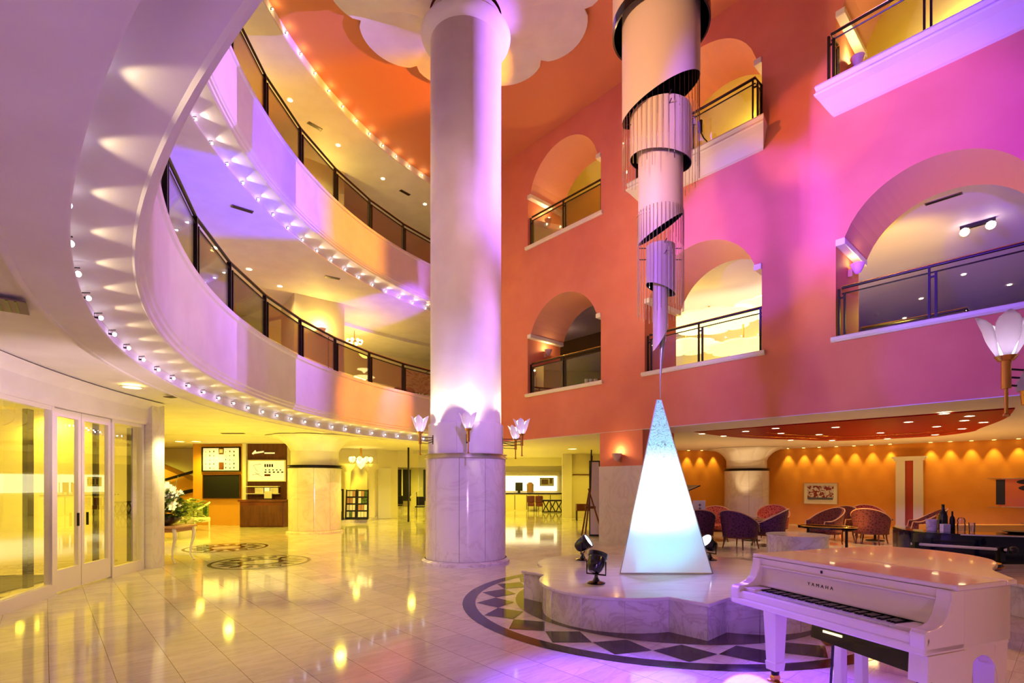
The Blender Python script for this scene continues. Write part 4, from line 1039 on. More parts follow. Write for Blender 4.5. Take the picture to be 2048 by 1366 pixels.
wall('wall_stair',[(-18,22.3),(-12.3,22.3)],0,3.12,M['cream'])
# notice boards on ochre wall
def frame_board(nm,lab,cat,p0,p1,z0,z1,face,frm=M['blackmatte'],t=.05,d=.06):
    v=Vector((p1[0]-p0[0],p1[1]-p0[1])); w=v.length; a=math.atan2(v.y,v.x)
    o=thing(nm,lab,cat,(p0[0],p0[1],z0),a); h=z1-z0; f=MB()
    for b in ((0,t,0,h),(w-t,w,0,h),(t,w-t,0,t),(t,w-t,h-t,h)): f.box(b[0],-d,b[2],b[1],0,b[3])
    f.build('frame',frm,o); MB().box(t,-d*.5,t,w-t,-.005,h-t).build('face',face,o); return o,w,h
def onlr(px,off=.03):
    Y=19.86-(px-386)/104*.24-off; return (X(px,Y),Y)
o,w,h=frame_board('notice_board','lit white notice board with rows of small signs on the ochre wall','notice board',onlr(405),onlr(482),2.05,3.0,M['panelsoft'])
ink=M['ink']; r_=random.Random(3)
for c_ in range(8):
    for rr in range(5):
        if c_ in (3,4): continue
        q=MB(); x=.14+c_*.165; z=.12+rr*.155
        q.box(x,-.036,z,x+r_.uniform(.02,.05),-.031,z+r_.uniform(.02,.07)); q.build('small_sign',ink,o)
MB().box(w*.44,-.04,.08,w*.57,-.031,.36).box(w*.44,-.04,.66,w*.57,-.031,.9).build('dark_block',M['brown'],o); MB().box(w*.46,-.044,.72,w*.55,-.041,.86).build('light_block',M['paper'],o)
o,w,h=frame_board('black_board','plain dark board below the lit notice board','board',onlr(407),onlr(482),1.02,1.95,M['blackmatte'],M['brown'],t=.025)
# brown recess: script sign, map board, shelf, counter
YR=19.6
o,w,h=frame_board('map_board','lit cream map board with chart drawings in the brown recess','notice board',(X(497,YR),YR),(X(572,YR),YR),Z(963,YR),Z(920,YR),M['panelsoft'],M['ivory'],t=.04)
def zz(pts,m,nm,par,rr=.006,y=-.036): 
    q=MB(); q.tube([(a,y,b) for a,b in pts],rr,5); q.build(nm,m,par)
zz([(.15,.25),(.45,.3),(.3,.45),(.2,.62),(.5,.66)],ink,'drawing_line',o); zz([(.25,.35),(.5,.2)],ink,'drawing_line',o)
for i in range(4): MB().box(.62+.09*i,-.036,.55,.68+.09*i,-.031,.66).build('character',ink,o)
for i in range(5): MB().box(.62+.16*i,-.036,.33,.70+.16*i,-.031,.38).build('character',ink,o)
MB().box(.62,-.036,.2,.85,-.031,.28).build('dark_block',M['brown'],o)
for i in range(5): MB().box(.64+.14*i,-.036,.42,.7+.14*i,-.031,.46).build('character',ink,o)
s=MB(); Zs=Z(905,YR); s.tube([(X(506,YR),YR-.03,Zs-.06),(X(512,YR),YR-.03,Zs+.06),(X(510,YR),YR-.03,Zs-.02),(X(528,YR),YR-.03,Zs+.03)],.035,6); s.box(X(530,YR),YR-.05,Zs-.05,X(550,YR),YR-.01,Zs+.0)
tag(s.build('script_sign',M['panelsoft']),'white handwriting-like sign above the map board in the brown recess','sign')
o=thing('display_shelf','lit shelf with small framed cards below the map board','shelf',(X(497,YR),YR,Z(988,YR)))
MB().box(0,-.2,0,1.2,.03,.03).box(0,-.2,.27,1.2,.03,.30).build('shelf_board',M['ivory'],o)
for a_,b_,mm in ((.02,.28,'brown'),(.3,.62,'paper'),(.66,.85,'panelsoft'),(.88,1.18,'paper')): MB().box(a_,-.12,.03,b_,-.09,.24).build('card',M[mm],o)
small('paper_notice','cream paper notice standing on the brown counter','sign',(X(536,19.3),19.3,1.04),lambda m:m.box(-.14,-.01,0,.14,.01,.27),M['paper'])
o=thing('reception_counter','brown wooden counter in the recess left of the cream column','counter',(-9.55,19.15,0))
MB().box(-.42,-.3,.0,1.2,.3,.93).build('body',M['wood'],o,bevel=.02); MB().box(-.47,-.35,.93,1.25,.33,1.0).build('counter_top',M['wood'],o,bevel=.015); MB().box(-.40,-.31,.04,1.15,-.295,.80).build('front_panel',M['brown'],o)
# brochures platform
o=thing('platform','low stone step under the brochure racks','platform',(0,0,0)); MB().prism([(-7.3,20.6),(-5.95,21.2),(-6.05,23.2),(-8.3,22.5)],0,.13).build('step',M['marble'],o)
def rackf(px,Y,w,lab,rows=4,grp=None):
    o=thing('brochure_rack',lab,'rack',(X(px,Y),Y,.13),rad(8))
    tl=.16
    f=MB()
    for sx in (-w/2,w/2): f.add([(sx-.02,-.25,0),(sx+.02,-.25,0),(sx+.02,.0,1.22),(sx-.02,.0,1.22),(sx-.02,.02,0),(sx+.02,.02,0),(sx+.02,.04,1.22),(sx-.02,.04,1.22)],[(0,1,2,3),(7,6,5,4),(1,5,6,2),(4,0,3,7)])
    f.box(-w/2,-.26,.0,w/2,.05,.05); f.add([(-w/2,-.2,.05),(w/2,-.2,.05),(w/2,.02,1.2),(-w/2,.02,1.2)],[(0,1,2,3)]); f.build('frame',M['blackmatte'],o)
    for r in range(rows):
        z=.10+r*.28
        for c_ in range(3):
            x=-w/2+.04+c_*(w-.06)/3; y=-.22+.2*(z/1.2)
            mm=r_.choice([M['paper'],M['paper'],M['cream'],M['woodl'],M['green']])
            q=MB(); q.add([(x,y-.02,z),(x+(w-.1)/3,y-.02,z),(x+(w-.1)/3,y+.02,z+.22),(x,y+.02,z+.22)],[(0,1,2,3)]); q.build('brochure',mm,o)
    return o
rackf(703,21.2,.40,'left dark brochure rack tilted on the stone step'); rackf(726,21.2,.42,'right dark brochure rack tilted on the stone step')
o=thing('poster_stand','dark framed poster with a blank cream sheet leaning beside the brochure racks','poster',(X(671,20.66),20.66,.13),rad(8))
MB().box(-.36,-.02,0,.32,.04,1.25).build('frame',M['blackmatte'],o,bevel=.01); MB().box(-.26,-.028,.35,.24,-.021,1.18).build('sheet',M['paper'],o)
MB().box(-.3,.04,0,.3,.25,.05).build('foot',M['blackmatte'],o)
# mirrored display with luminous chandelier behind the racks
for k,px in enumerate((694,742)):
    o=thing('display_pillar',('left' if k==0 else 'right')+' small cream pillar with flared top behind the brochure racks','pillar',(X(px,22.3),22.3,.135)); MB().lathe([(.16,0),(.16,1.9),(.2,2.0),(.34,2.15),(.36,2.3)],n=24).build('shaft',M['cream'],o,smooth=40)
o=thing('ceiling_chandelier','bright glass ceiling chandelier above the brochure racks','chandelier',(X(722,21.8),21.8,2.55))
MB().lathe([(.04,.55),(.04,.2)],n=8).build('stem',M['brass'],o)
for k in range(9):
    a=2*PI*k/9; MB().lathe([(0,-.12),(.07,-.05),(.09,.06),(.05,.12)],n=12).build('shade',M['luminous'],o,smooth=60).location=(.42*cos(a),.42*sin(a),.05)
MB().lathe([(0,-.35),(.14,-.2),(.2,0),(.1,.12)],n=16).build('centre_shade',M['luminous'],o,smooth=60)
# panels, far doors, glass partition
o=bpy.data.objects.new('door_20',None); COL.objects.link(o); o['kind']='structure'
MB().box(-6.02,23.15,0.01,-5.35,23.19,2.3,rz=rad(44),c=(-6.02,23.15)).build('door_leaf',M['ivory'],o)
st(MB().box(X(817,21.5)-.03,21.45,0,X(817,21.5)+.03,21.55,3.1).build('trim_85',M['dark']))
q=MB(); q.box(-3.9,21.48,.02,-1.2,21.5,3.0); g=q.build('window_20',M['glass']); g['kind']='structure'
for k,px in enumerate((789,846,)):
    f=MB(); x=X(px,29.5); f.box(x,29.6,.6,x+.9,29.7,2.4); f.build('window_%d'%(21+k),M['blackmatte'])['kind']='structure'; MB().box(x+.4,29.52,.55,x+.46,29.6,2.4).build('trim_%d'%(86+k),M['ivory'])['kind']='structure'
for k,(px,Y) in enumerate(((778,26.5),(797,27.2),(840,25.5))):
    o=thing('office_chair','dark chair seen through the far opening, number from left '.split(',')[0]+(' at the left',' in the middle',' behind the glass')[k],'chair',(X(px,Y),Y,0))
    MB().box(-.22,-.2,.42,.22,.22,.48).build('seat',M['blackmatte'],o,bevel=.02); MB().box(-.2,.18,.5,.2,.23,.95).build('backrest',M['blackmatte'],o,bevel=.03)
    for sx,sy in ((-.2,-.18),(.2,-.18),(-.2,.2),(.2,.2)): MB().cyl((sx,sy,0),(sx,sy,.42),.015).build('leg',M['steel'],o)
o=thing('music_stand','slanted white sheet on a stand behind the glass partition','stand',(X(833,24.0),24.0,0)); MB().add([(-.3,0,1.0),(.25,.0,1.45),(.25,.05,1.35),(-.3,.05,.9)],[(0,1,2,3)]).build('sheet',M['paper'],o); MB().cyl((0,.03,0),(0,.03,1.2),.015).build('pole',M['dark'],o)
# reception zone right of the big column
o=thing('front_desk','long cream reception counter with dark top in front of the lit wall','counter',(-.6,30.4,0))
MB().box(0,0,0,3.5,.8,.98).build('body',M['cream'],o); MB().box(-.05,-.06,.98,3.55,.85,1.04).build('counter_top',M['dark'],o)
for i in range(4): MB().box(.75+.7*i,-.015,.05,.78+.7*i,-.001,.92).build('panel_joint',M['dark'],o)
st(MB().box(-3,31.5,1.15,2.75,31.58,2.05).build('wall_lit_panel',M['panel'])); st(MB().box(-3,31.3,2.1,2.9,31.55,2.3).build('trim_90',M['cream']))
o,w,h=frame_board('framed_notice','framed drawing hanging on the lit reception wall','picture',(1.7,31.45),(2.55,31.45),1.45,1.95,M['paper'],M['dark'],t=.03)
MB().box(.1,-.05,.1,.5,-.045,.4).build('drawing',M['grille'],o); MB().box(.6,-.05,.15,.75,-.045,.45).build('drawing',M['grille'],o)
small('reception_picture','small ornate object in front of the lit reception wall','ornament',(1.1,31.2,1.05),lambda m:m.lathe([(0,0),(.2,.02),(.22,.5),(.1,.62),(0,.62)],n=18),M['woodl'])
small('computer_monitor','dark monitor on the reception counter','monitor',(.42,30.8,1.04),lambda m:(m.box(-.22,-.02,.12,.22,.02,.62),m.box(-.08,-.06,0,.08,.06,.12)),M['blackmatte'])
Yc=28.5
o=thing('lattice_console','dark console table with crossed lattice legs before the reception desk','table',(X(1104,Yc),Yc,0))
MB().box(-.55,-.25,.62,.55,.25,.70).box(-.55,-.25,.02,.55,.25,.06).build('table_top',M['dark'],o)
for i in range(3):
    x=-.5+.36*i; m=MB(); m.tube([(x,-.2,.06),(x+.12,-.2,.34),(x+.0,-.2,.62)],.035,6); m.tube([(x+.3,-.2,.06),(x+.16,-.2,.34),(x+.3,-.2,.62)],.035,6); m.build('lattice_leg',M['dark'],o)
for i,px in enumerate((1074,1090)):
    o=thing('small_armchair',('left','right')[i]+' dark red small armchair by the reception desk','armchair',(X(px-12,29.5),29.5-.3*i,0)); MB().box(-.2,-.2,.3,.2,.2,.5).box(-.22,.15,.5,.22,.22,.9).build('seat',M['wood'],o,bevel=.03)
    for sx in(-.17,.17): MB().cyl((sx,-.17,0),(sx,-.17,.3),.02).build('leg',M['dark'],o)
Yb=22.3
o=thing('console_table','dark red console table with thin legs beside the easel','table',(X(1169,Yb),Yb,0))
MB().box(-.37,-.2,.42,.37,.2,.72).build('apron',M['wood'],o)
for sx,sy in ((-.34,-.17),(.34,-.17),(-.34,.17),(.34,.17)): MB().cyl((sx,sy,0),(sx,sy,.42),.02).build('leg',M['dark'],o)
o=thing('easel','tall dark wooden easel standing left of the marble pier','easel',(2.28,15.25,0),rad(20))
for a_,b_ in (((-.30,-.3,0),(.05,.0,1.45)),((.32,-.3,0),(-.02,.0,1.45)),((.05,.55,0),(.02,.02,1.4))): MB().cyl(a_,b_,.026,.022,6).build('leg',M['wood'],o)
MB().box(-.16,-.12,.86,.16,-.03,.93).build('cross_bar',M['wood'],o)
MB().cyl((.05,0,1.4),(.09,.02,2.6),.02,.02,6).build('mast',M['dark'],o)
o=thing('folding_screen','tall pale lilac panel in a dark frame beside the marble pier','screen',(2.50,15.6,0),rad(-10)); MB().box(-.13,-.02,.06,.13,.02,2.25).build('panel',M['lilac'],o); MB().box(-.16,-.03,0,-.13,.03,2.28).box(.13,-.03,0,.16,.03,2.28).box(-.16,-.03,2.25,.16,.03,2.29).box(-.16,-.03,0,.16,.03,.06).build('frame',M['dark'],o)
# facade pier wall lamp
def wall_lamp(loc,rz,label,e=20,col=(1,.75,.3),mm=None):
    o=thing('wall_lamp',label,'wall lamp',loc,rz)
    MB().lathe([(0,-.10),(.05,-.08),(.10,.02),(.13,.10),(.12,.10),(.09,.02),(0,-.06)],n=20).build('shade',mm or M['pink'],o,smooth=50)
    MB().ball((0,0,.05),.035,10).build('bulb',M['lampy'],o,smooth=60); MB().box(.08,-.04,-.12,.16,.04,.02).build('wall_plate',M['woodl'],o)
    light('POINT','wall_lamp_light',(loc[0],loc[1],loc[2]+.16),None,e,col,.03)
    return o
u=-8.1; p=wp(u,-.15); wall_lamp((p[0],p[1],2.28),TH,'glowing wall lamp on the pink pier above its marble cladding',12,(1,.62,.25))
for uc,z,lb,e in ((WIN[0],5.78,'wall lamp in the left reveal of the lower arch nearest the big column',9),(WIN[2],5.85,'pink bowl wall lamp in the left reveal of the big purple arch',4),(WIN[0],9.95,'wall lamp in the left reveal of the upper arch nearest the big column',26),(WIN[1],10.0,'wall lamp in the upper arch behind the hanging cylinders',26),(WIN[2],9.95,'wall lamp in the upper right arch above the projecting balcony',26)):
    p=wp(uc-1.43+.17,.75,z); wall_lamp(p,TH-PI/2+PI,lb,e)
for uc,z in ((WIN[0],9.95),(WIN[1],9.95),(WIN[2],9.95)): light('POINT','vault_light',wp(uc+1.2,.8,z),None,14,(1,.72,.2),.05)
# flower-shaped luminous ceiling in the room behind the middle arch
Yn=4.9
p0=wp(-8.2,5.6); lc_=thing('luminous_canopy','scalloped luminous canopy in tiers seen through the lower arch behind the hanging cylinders','ceiling light',(p0[0],p0[1],0))
for k,(du,dd,z,r) in enumerate(((-8.3,5.2,6.95,1.5),(-6.5,5.6,7.1,1.2),(-9.6,6.0,6.5,1.2),(-7.6,6.2,6.15,1.2))):
    p=wp(du,dd); m=MB(); petal_disc(m,r,9,0,.05,-.14,.3*k,lobe=.14,thick=.06); q=m.build('canopy_tier',M['luminous'],lc_,smooth=30); q.location=(p[0]-p0[0],p[1]-p0[1],z)
    MB().cyl((0,0,.05),(0,0,7.5-z),.03).build('stem',M['brass'],q)
# wall lamp on the gallery core (level 2) with mirror bowl, chandelier, chairs, plant
cmid=((-6.78-5.55)/2,(16.05+17.05)/2); ca=math.atan2(-(17.05-16.05)*-1,1)
nrm=Vector((1.0,-1.23)).normalized()
lp=(cmid[0]+nrm.x*.16,cmid[1]+nrm.y*.16)
for z,lb,e in ((6.45,'bright wall lamp on the yellow core of the lower gallery',60),(10.75,'wall lamp on the core of the upper gallery',50)):
    wall_lamp((lp[0],lp[1],z),math.atan2(-nrm.y,-nrm.x),lb,e,(1,.72,.12))
o=thing('shell_mirror','pink half-moon bowl hanging below the wall lamp behind the curved railing','wall bowl',(lp[0]+.25,lp[1]-.1,5.25),math.atan2(nrm.y,nrm.x)+rad(90))
hm=[(.26*cos(PI+PI*i/16+.35),.34*sin(PI+PI*i/16+.35)) for i in range(17)]; m=MB(); k=len(hm); m.add([(x,-.03,z) for x,z in hm]+[(x,.03,z) for x,z in hm],[tuple(range(k)),tuple(range(2*k-1,k-1,-1))]+[(i,(i+1)%k,k+(i+1)%k,k+i) for i in range(k)]); m.build('bowl',M['pink'],o)
MB().tube([(x*1.03,0,z*1.03) for x,z in hm],.014,6).build('rim',M['dark'],o); MB().cyl((0,0,.0),(0,0,1.0),.01).build('hanger',M['dark'],o)
def gal_ch(x,y,z,lab,s=1):
    o=thing('glass_chandelier',lab,'chandelier',(x,y,z)); MB().cyl((0,0,.1),(0,0,.6),.015).build('stem',M['brass'],o)
    for k in range(8):
        a=2*PI*k/8; MB().ball((.26*s*cos(a),.26*s*sin(a),0),.07*s,8,0,1,1,1.2).build('bulb',M['lampy'],o,smooth=60)
    MB().lathe([(.27*s,-.08),(.29*s,-.05),(.27*s,.0)],n=24).build('ring',M['brass'],o)
gal_ch(-6.0,19.6,7.0,'small glowing glass chandelier under the lower gallery ceiling')
for k,(px,py) in enumerate(((772,772),(794,778),(818,782))):
    Y=22.5; o=thing('banquet_chair','dark round-backed banquet chair on the lower gallery, '+('leftmost of the three','middle of the three','rightmost of the three')[k],'chair',(X(px,20.5),20.5+.1*k,4.2))
    m=MB(); pr=[(-.2,.45),(.2,.45),(.2,.85)]+[(.2*cos(PI*i/8),.85+.16*sin(PI*i/8)) for i in range(9)]+[(-.2,.85)]
    q=len(pr); m.add([(x,0,z+.25) for x,z in pr]+[(x,.05,z+.25) for x,z in pr],[tuple(range(q)),tuple(range(2*q-1,q-1,-1))]+[(i,(i+1)%q,q+(i+1)%q,q+i) for i in range(q)]); m.build('backrest',M['fabric'],o)
    MB().box(-.21,-.42,.42,.21,.02,.5).build('seat',M['fabric'],o,bevel=.02)
    for sx,sy in ((-.18,-.38),(.18,-.38),(-.18,.0),(.18,.0)): MB().cyl((sx,sy,0),(sx,sy,.44),.014).build('leg',M['brass'],o)
o=thing('gallery_plant','dark green leafy plant on the lower gallery beside the big column','plant',(-3.55,20.0,4.2)); MB().lathe([(0,0),(.2,0),(.24,.4),(0,.4)],n=20).build('pot',M['brown'],o,smooth=40)
q=MB()
for i in range(130):
    a=R.uniform(0,2*PI); r=R.uniform(.0,.45); h=R.uniform(.4,1.7); leaf(q,(r*cos(a),r*sin(a),h),(cos(a),sin(a),R.uniform(-.2,.9)),R.uniform(.2,.35),R.uniform(.02,.04))
q.build('foliage',M['green'],o)['kind']='stuff'
# big glowing floral lamp on the lower gallery (seen through the railing)
o=thing('floral_floor_lamp','tall glowing layered flower lamp on the lower gallery behind the railing','lamp',(-5.9,20.6,4.2))
MB().cyl((0,0,0),(0,0,1.3),.04).build('pole',M['ivory'],o)
for r,z in ((.55,1.25),(.42,1.6),(.28,1.9)):
    m=MB(); petal_disc(m,r,9,z+.05,.03,z-.08,0,lobe=.15,thick=.02); m.build('shade',M['luminous'],o,smooth=30)
# gallery doorway details: green exit glow and dark openings behind level 2 rail
st((lambda m:(arcbox(m,166,170,17.4,17.55,4.2,6.5),m)[1])(MB()).build('door_25',M['dbrown']))
st((lambda m:(arcbox(m,171,176,17.4,17.55,4.2,6.8),m)[1])(MB()).build('window_25',M['blackmatte']))
a_=pol(17.2,168,6.45); q=MB().box(-.3,-.05,0,.3,.05,.25).build('exit_light',emis('exit_green',(200,240,60),2.5)); q.location=a_; q.rotation_euler=(0,0,rad(168-90)); tag(q,'glowing green-yellow sign box above the dark gallery doorway','sign')
# ceiling vents and downlights ------------------------------------------------
def vent(x,y,z,rz,lab,w=.5,d=.16):
    o=thing('ceiling_vent',lab,'vent',(x,y,z),rz)
    MB().box(-w/2,-d/2,-.012,w/2,d/2,0).build('frame',M['grille'],o)
    for i in range(5): MB().box(-w/2+.02,-d/2+.02+i*(d-.04)/5,-.016,w/2-.02,-d/2+.035+i*(d-.04)/5,-.0121).build('slat',M['dark'],o)
for x,y,z,r_2,lb in ((-5.83,11.14,7.54,40,'slotted vent in the violet ceiling of the lower gallery'),(-5.18,14.85,7.54,30,'small vent in the yellow ceiling of the lower gallery'),(-5.68,14.84,11.9,50,'slotted vent in the yellow ceiling of the top gallery'),(-3.79,18.23,11.9,50,'slotted vent in the violet ceiling of the top gallery near the column')):
    vent(x,y,z,rad(r_2),lb,.42,.13)
vent(-4.25,4.3,3.1,rad(-50),'square access hatch vent in the pink ceiling at far left',.42,.30); vent(-5.75,8.85,3.1,rad(-20),'flat vent in the ceiling before the flowers',.5,.14)
vent(-8.45,15.6,3.12,rad(0),'dark slot vent in the ceiling left of the cream column',.7,.10)
p=wp(-1.9,2.6); vent(p[0],p[1],7.5,rad(-48),'slot vent in the violet ceiling inside the big arch',.6,.12)
p=wp(-5.0,2.6); vent(p[0],p[1],7.5,rad(-48),'slot vent in the lilac ceiling inside the arch behind the hanging cylinders',.6,.12)
proto=None
def dl(x,y,z,lab,grp=None,m='lamp',r=.07):
    o=thing('downlight',lab,'downlight',(x,y,z),0,grp)
    MB().lathe([(0,-.006),(r,-.006)],n=16).build('bulb',M[m],o); MB().lathe([(r,-.003),(r*1.35,-.01),(r*1.35,0)],n=16).build('trim_ring',M['ivory'],o,smooth=50)
    return o
for k,a in enumerate((173.4,164.4,154.9,145.2)): 
    x,y=pol(12.86,a); x,y=[(-5.96,13.83),(-5.29,15.67),(-4.36,17.39),(-3.21,18.98)][k]
    dl(x,y,11.895,'starry downlight of the top gallery ceiling, '+('leftmost','second from left','third from left','nearest the big column')[k],m='lamp',r=.06); light('SPOT','gallery_down',(x,y,11.85),(x,y,8),110,(1,.75,.25),.05,140,.5)
for k,(x,y) in enumerate(((-7.48,12.96),(-7.28,14.26),(-6.98,15.49))):
    dl(x,y,7.535,'warm downlight under the lower gallery ceiling, '+('leftmost','middle','nearest the yellow core')[k],m='lamp'); light('SPOT','gallery_down',(x,y,7.48),(x,y,4),60,(1,.75,.22),.05,150,.5)
for k,(x,y) in enumerate(((-6.7,7.3),(-5.9,8.0))):
    dl(x,y,3.095 if k==0 else 3.095,('left','right')[k]+' bright round light in the ceiling just inside the glass doors',m='lampy',r=.12)
for k,(x,y) in enumerate(((-12.0,18.6),(-11.4,18.6))): dl(x,y,3.115,('left','right')[k]+' square-looking light before the ochre wall',m='lampy',r=.14)
dl(2.4,20.5,2.975,'oval glowing downlight in the ceiling left of the pier',m='lampy',r=.16)
p=wp(-1.55,4.4); o=thing('ceiling_spotlights','double lamp on the violet ceiling inside the big arch','ceiling light',(p[0],p[1],7.35),TH)
for s_ in (-.22,.22): MB().ball((0,s_,0),.09,12).build('bulb',M['lamp'],o,smooth=60)
MB().box(-.04,-.3,.06,.04,.3,.14).build('bar',M['dark'],o)
for du,dd in ((-2.2,8),(-3.4,9.5),(-1.4,10),(-2.6,12),(-4.2,11.5),(-.6,12.5)):
    p=wp(du,dd); dl(p[0],p[1],7.49,'tiny downlight in the dark ceiling deep inside the big arch at right','downlights deep inside the big arch',r=.05)
p=wp(-3.95,3.2); dl(p[0]+.3,p[1]-.3,7.49,'bright lamp at the right edge inside the arch behind the hanging cylinders',m='lamp',r=.1)
small('row_of_cups','small white printed cups on the sill of the lower arch nearest the big column','cups',wp(-9.3,.32,4.401),lambda m:[m.lathe([(0,0),(.05,0),(.06,.16),(.05,.16)],x,0,n=14) for x in (-.16,-.03,.10)],M['paper'])
PJ=wp(-5.9,-.62,9.55); PJ2=wp(-5.55,-.62,9.55)  # added spots whose slotted shields cut the amber and violet sectors
def mask(name,label,loc,slots,R=.13,h=.40,z0=-.22):
    o=thing(name,label,'spotlight',loc)
    for a0,a1 in slots: MB().lathe([(R,z0),(R,h),(R+.006,h),(R+.006,z0)],0,0,rad(a0),rad(a1),12,True).build('mask_plate',M['blackmatte'],o)
    MB().cyl((0,0,-.30),(0,0,-.06),.05).build('housing',M['black'],o); MB().tube([(0,0,-.28),(.11,.10,-.36),(.25,.22,-.38)],.014,6).build('bracket',M['black'],o)
mask('added_masked_spot','added black spotlight on the projecting balcony whose slotted shield shapes the amber beam, left one of the pair',PJ,[(95,154.2),(171.5,240)])
mask('added_masked_spot','added black spotlight on the projecting balcony whose shield shapes the violet beam, right one of the pair',PJ2,[(153.2,170.2)])
# ------------------------------------------------------------------ camera
cam=bpy.data.cameras.new('camera'); co_=bpy.data.objects.new('camera',cam); COL.objects.link(co_); S.camera=co_
co_.location=(0,0,1.6); co_.rotation_euler=(rad(90),0,0); cam.sensor_width=36; cam.lens=36*1030/2048; cam.shift_y=(967-683)/2048; cam.clip_end=200
# ------------------------------------------------------------------ lights
V=(.50,.20,1.0); AMB=(1,.32,.02); YEL=(1,.74,.06)
YG=(1,.82,.06)
for x,y,e in ((-4.6,8.2,85),(-4.5,13.5,150),(-8.8,16.0,270),(-9.6,12.0,200),(-11.5,19,190),(-3.8,19.5,240),(-1,23.0,330),(1.2,18.5,170),(0.5,28.0,330),(-6.5,21.5,240),(-5,27,330),(3.6,22.3,80),(-15.5,20.5,300)):
    light('SPOT','ceiling_flood',(x,y,2.93),(x,y,0),e*1.35,YG,.12,165,.6)
for x,y,e in ((-5.0,11.0,60),(-7.5,14.0,110),(-9.5,17.5,110),(-4.5,17.5,110),(-1,20.5,110),(.8,26,100),(-8.4,8.8,60)):
    light('SPOT','added_upfill',(x,y,.15),(x,y,3),e*1.6,YG,.2,160,.8)  # added fill from floor level to brighten the ceilings, no fixture
for x,y,e in ((-9.3,7.2,200),(-8.6,9.4,170),(-10.3,10.6,150),(-8.5,5.0,190)):
    light('SPOT','vestibule_light',(x,y,2.9),(x,y,0),e,(1,.78,.08),.12,165,.6)
# facade washes
light('SPOT','wash_orange',(-4.2,4.2,5.6),wp(-10.0,0,6.2),500,(1,.58,.26),.25,54,.9)
light('SPOT','wash_pink',(-3.0,2.2,5.4),wp(-3.5,0,4.6),110,(.62,.32,.9),.25,70,.9)
light('SPOT','beam_violet',(-3.9,6.0,8.9),wp(-5.0,0,6.9),9500,(.10,.02,1.0),.08,22,.35)
light('SPOT','beam_violet',(-2.6,2.0,4.9),wp(-1.0,0,7.7),11000,(.10,.02,1.0),.08,30,.35)
light('SPOT','beam_violet',(-2.6,2.0,4.9),wp(-1.0,0,3.7),3600,(.10,.02,1.0),.08,16,.5)
light('SPOT','beam_orange',(-3.6,6.5,8.9),wp(-3.5,0,8.6),1900,(1,.28,.04),.08,14,.5)
# ring washes from the facade side
light('SPOT','beam_amber',wp(-7.9,-.6,8.0),pol(11.3,157,3.9),5200,(1,.24,.01),.05,28,.6)
light('SPOT','wash_red_up',(0,7.4,3.4),(3.5,12.5,12.1),300,(1,.42,.32),.3,95,.8)
light('SPOT','wash_violet_low',(3.4,9.5,4.2),pol(11.9,205,3.2),420,(.75,.38,.9),.3,110,.8)
light('SPOT','soffit_fill',(1.5,-3.5,.8),(-3.2,2.6,3.0),700,(.80,.44,.84),.4,120,.8)
# violet floor wash
light('SPOT','floor_violet',(3.0,9.5,8.0),(2.6,3.6,0),420,(.26,.10,1.0),.3,50,.8)
light('SPOT','floor_warm',(-4.0,1.5,2.9),(-1.5,5.5,0),240,(1,.58,.24),.3,140,.8)
light('SPOT','column_violet',(1.0,1.6,6.4),(-.7,10.2,2.2),2300,(.36,.18,1.0),.2,34,.8)
light('SPOT','column_amber',wp(-11,-.9,9.5),(-1.2,10.6,8.0),500,(1,.6,.15),.2,50,.8)
light('SPOT','piano_warm',(1.0,-1.5,4.0),(3.0,3.2,.6),900,(1,.60,.40),.5,60,.8)
light('SPOT','piano_orange',(6.0,.8,2.6),(3.3,2.9,.6),220,(1,.45,.08),.3,70,.8)
# rooms behind the facade
for u,d,z,e,c in ((-10.2,4.5,11.8,150,YEL),(-6,4.5,11.8,150,YEL),(-1.7,4.5,11.8,150,YEL),(-8.8,4,6.0,110,YEL),(.3,2.6,6.6,45,(.16,.06,1)),(-3.0,2.6,5.4,60,YEL),(-13.2,3.5,7.0,5,(1,.6,.3))):
    light('POINT','room_light',wp(u,d,z),None,e,c,.25)
for p,e in (((-8.0,12.5,6.6),14),((-7.5,20.5,6.6),90),((-7,13,11.0),60),((-5.2,18.5,6.4),60)): light('POINT','gallery_light',p,None,e,(1,.68,.06),.3)
# sculpture spots
light('SPOT','sculpture_spot',(-1.5,3.2,5.7),(AX,AY,6.9),1500,(1,.62,.32),.15,46,.6)
light('SPOT','lounge_fill',(9.0,13.0,2.9),(9,13,0),190,(1,.58,.2),.2,165,.7)
light('SPOT','lounge_fill',(11.5,16.0,.6),(11.5,16.0,3),110,(1,.58,.12),.2,165,.7)
for x,y in ((1.0,5.9),(3.2,5.9)): light('SPOT','pyramid_spot',(x,y,.66),(PX,PY-.25,1.80),300,(.95,.98,1.0),.06,58,.9)  # added spots strengthening the floods on the pyramid, no fixtures of their own
light('SPOT','pyramid_cyan',(2.1,5.35,.62),(PX,PY-.3,.95),95,(.10,.80,1.0),.08,46,.9)  # added cyan-tinted spot for the lower pyramid, no fixture
light('SPOT','floor_violet',(.3,6.4,2.85),(.9,3.3,0),4200,(.16,.06,1.0),.2,44,.9)
light('SPOT','floor_violet',(2.3,4.98,.55),(2.5,2.0,0),330,(.18,.05,1.0),.30,85,.7)
light('SPOT','plinth_violet',(3.0,9.5,8.0),(1.9,6.4,.4),2200,(.35,.28,1.0),.3,18,.8)
light('SPOT','gallery_violet',wp(-8.0,-.6,4.8),pol(12.6,180,7.54),9500,(.06,.01,1),.1,27,.4)
light('SPOT','gallery_violet',wp(-9.0,-1.6,4.9),pol(12.9,147,7.54),3000,(.3,.1,1),.1,20,.5)
light('SPOT','entry_fill',(-2.2,4.5,.5),(-6.3,6.9,2.95),620,(1,.74,.95),.3,40,.8)
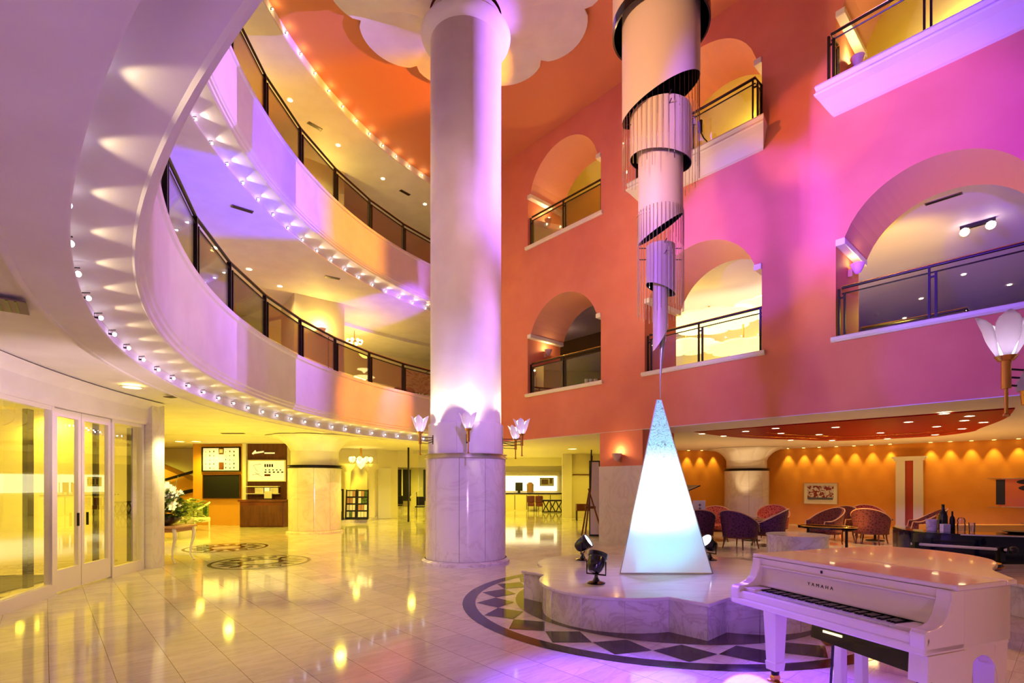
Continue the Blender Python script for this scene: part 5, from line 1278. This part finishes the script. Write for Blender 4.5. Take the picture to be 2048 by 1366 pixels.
light('SPOT','flower_light',(-6.1,9.5,2.8),(-7.2,10.5,1.35),260,(1,.85,.35),.08,50,.8)  # added warm spot to brighten the flowers, no fixture
light('SPOT','added_lounge_fill',(8.5,13.5,.2),(8.5,13.5,3),260,(1,.52,.10),.3,165,.8)  # added fill from below to turn the lounge ceiling orange, no fixture
light('SPOT','added_lounge_fill',(12.5,14.0,.2),(12.5,14.0,3),200,(1,.52,.10),.3,165,.8)
light('SPOT','added_lounge_fill',(7.2,18.0,.2),(7.2,18.0,3),160,(1,.58,.2),.3,165,.8)
light('SPOT','masked_amber',PJ,(PJ[0]-8.0,PJ[1]+2.4,PJ[2]+.2),4600,(1,.34,.006),.006,60,.15)
light('SPOT','masked_violet',PJ2,(PJ2[0]-9.0,PJ2[1]+.9,PJ2[2]-1.2),5200,(.42,.17,1.0),.008,76,.6)
light('SPOT','wash_violet',wp(-5.0,-.8,5.2),pol(11.3,197,4.4),1900,V,.15,40,.6)
light('SPOT','vault_violet',(2.6,2.2,4.0),wp(-2.1,.5,7.0),5500,(.22,.02,1.0),.1,30,.5)
light('SPOT','vault_violet',(-.2,7.8,4.2),wp(-5.6,.6,7.1),2000,(.35,.08,1.0),.1,24,.5)
light('SPOT','added_column_fill',(-5.3,15.2,.1),(-6.3,16.3,2.7),160,(1,.84,.2),.06,34,.7)  # added spots brightening the column capitals from below, no fixture
light('SPOT','added_column_fill',(8.3,19.0,.1),(9.2,20.0,2.6),150,(1,.72,.35),.06,34,.7)
light('SPOT','band_violet',(-2.0,3.0,5.2),wp(-3.2,0,3.7),2600,(.22,.10,1.0),.2,44,.9)
light('SPOT','wash_violet',(2.5,9.0,6.0),pol(11.5,186,8.3),900,V,.15,40,.8)
light('SPOT','room_yellow',(8.9,11.6,4.9),(9.4,12.9,7.5),600,YEL,.2,75,.8)
w=bpy.data.worlds.new('world'); S.world=w; w.use_nodes=True; w.node_tree.nodes['Background'].inputs[0].default_value=(1.0,.72,.80,1); w.node_tree.nodes['Background'].inputs[1].default_value=.12
vs_=S.view_settings; vs_.view_transform='Standard'; vs_.look='None'; vs_.gamma=1; vs_.exposure=-.18; vs_.use_curve_mapping=False
cy=S.cycles; cy.max_bounces=6; cy.diffuse_bounces=3; cy.glossy_bounces=3; cy.transmission_bounces=4; cy.transparent_max_bounces=12; cy.caustics_reflective=False; cy.caustics_refractive=False
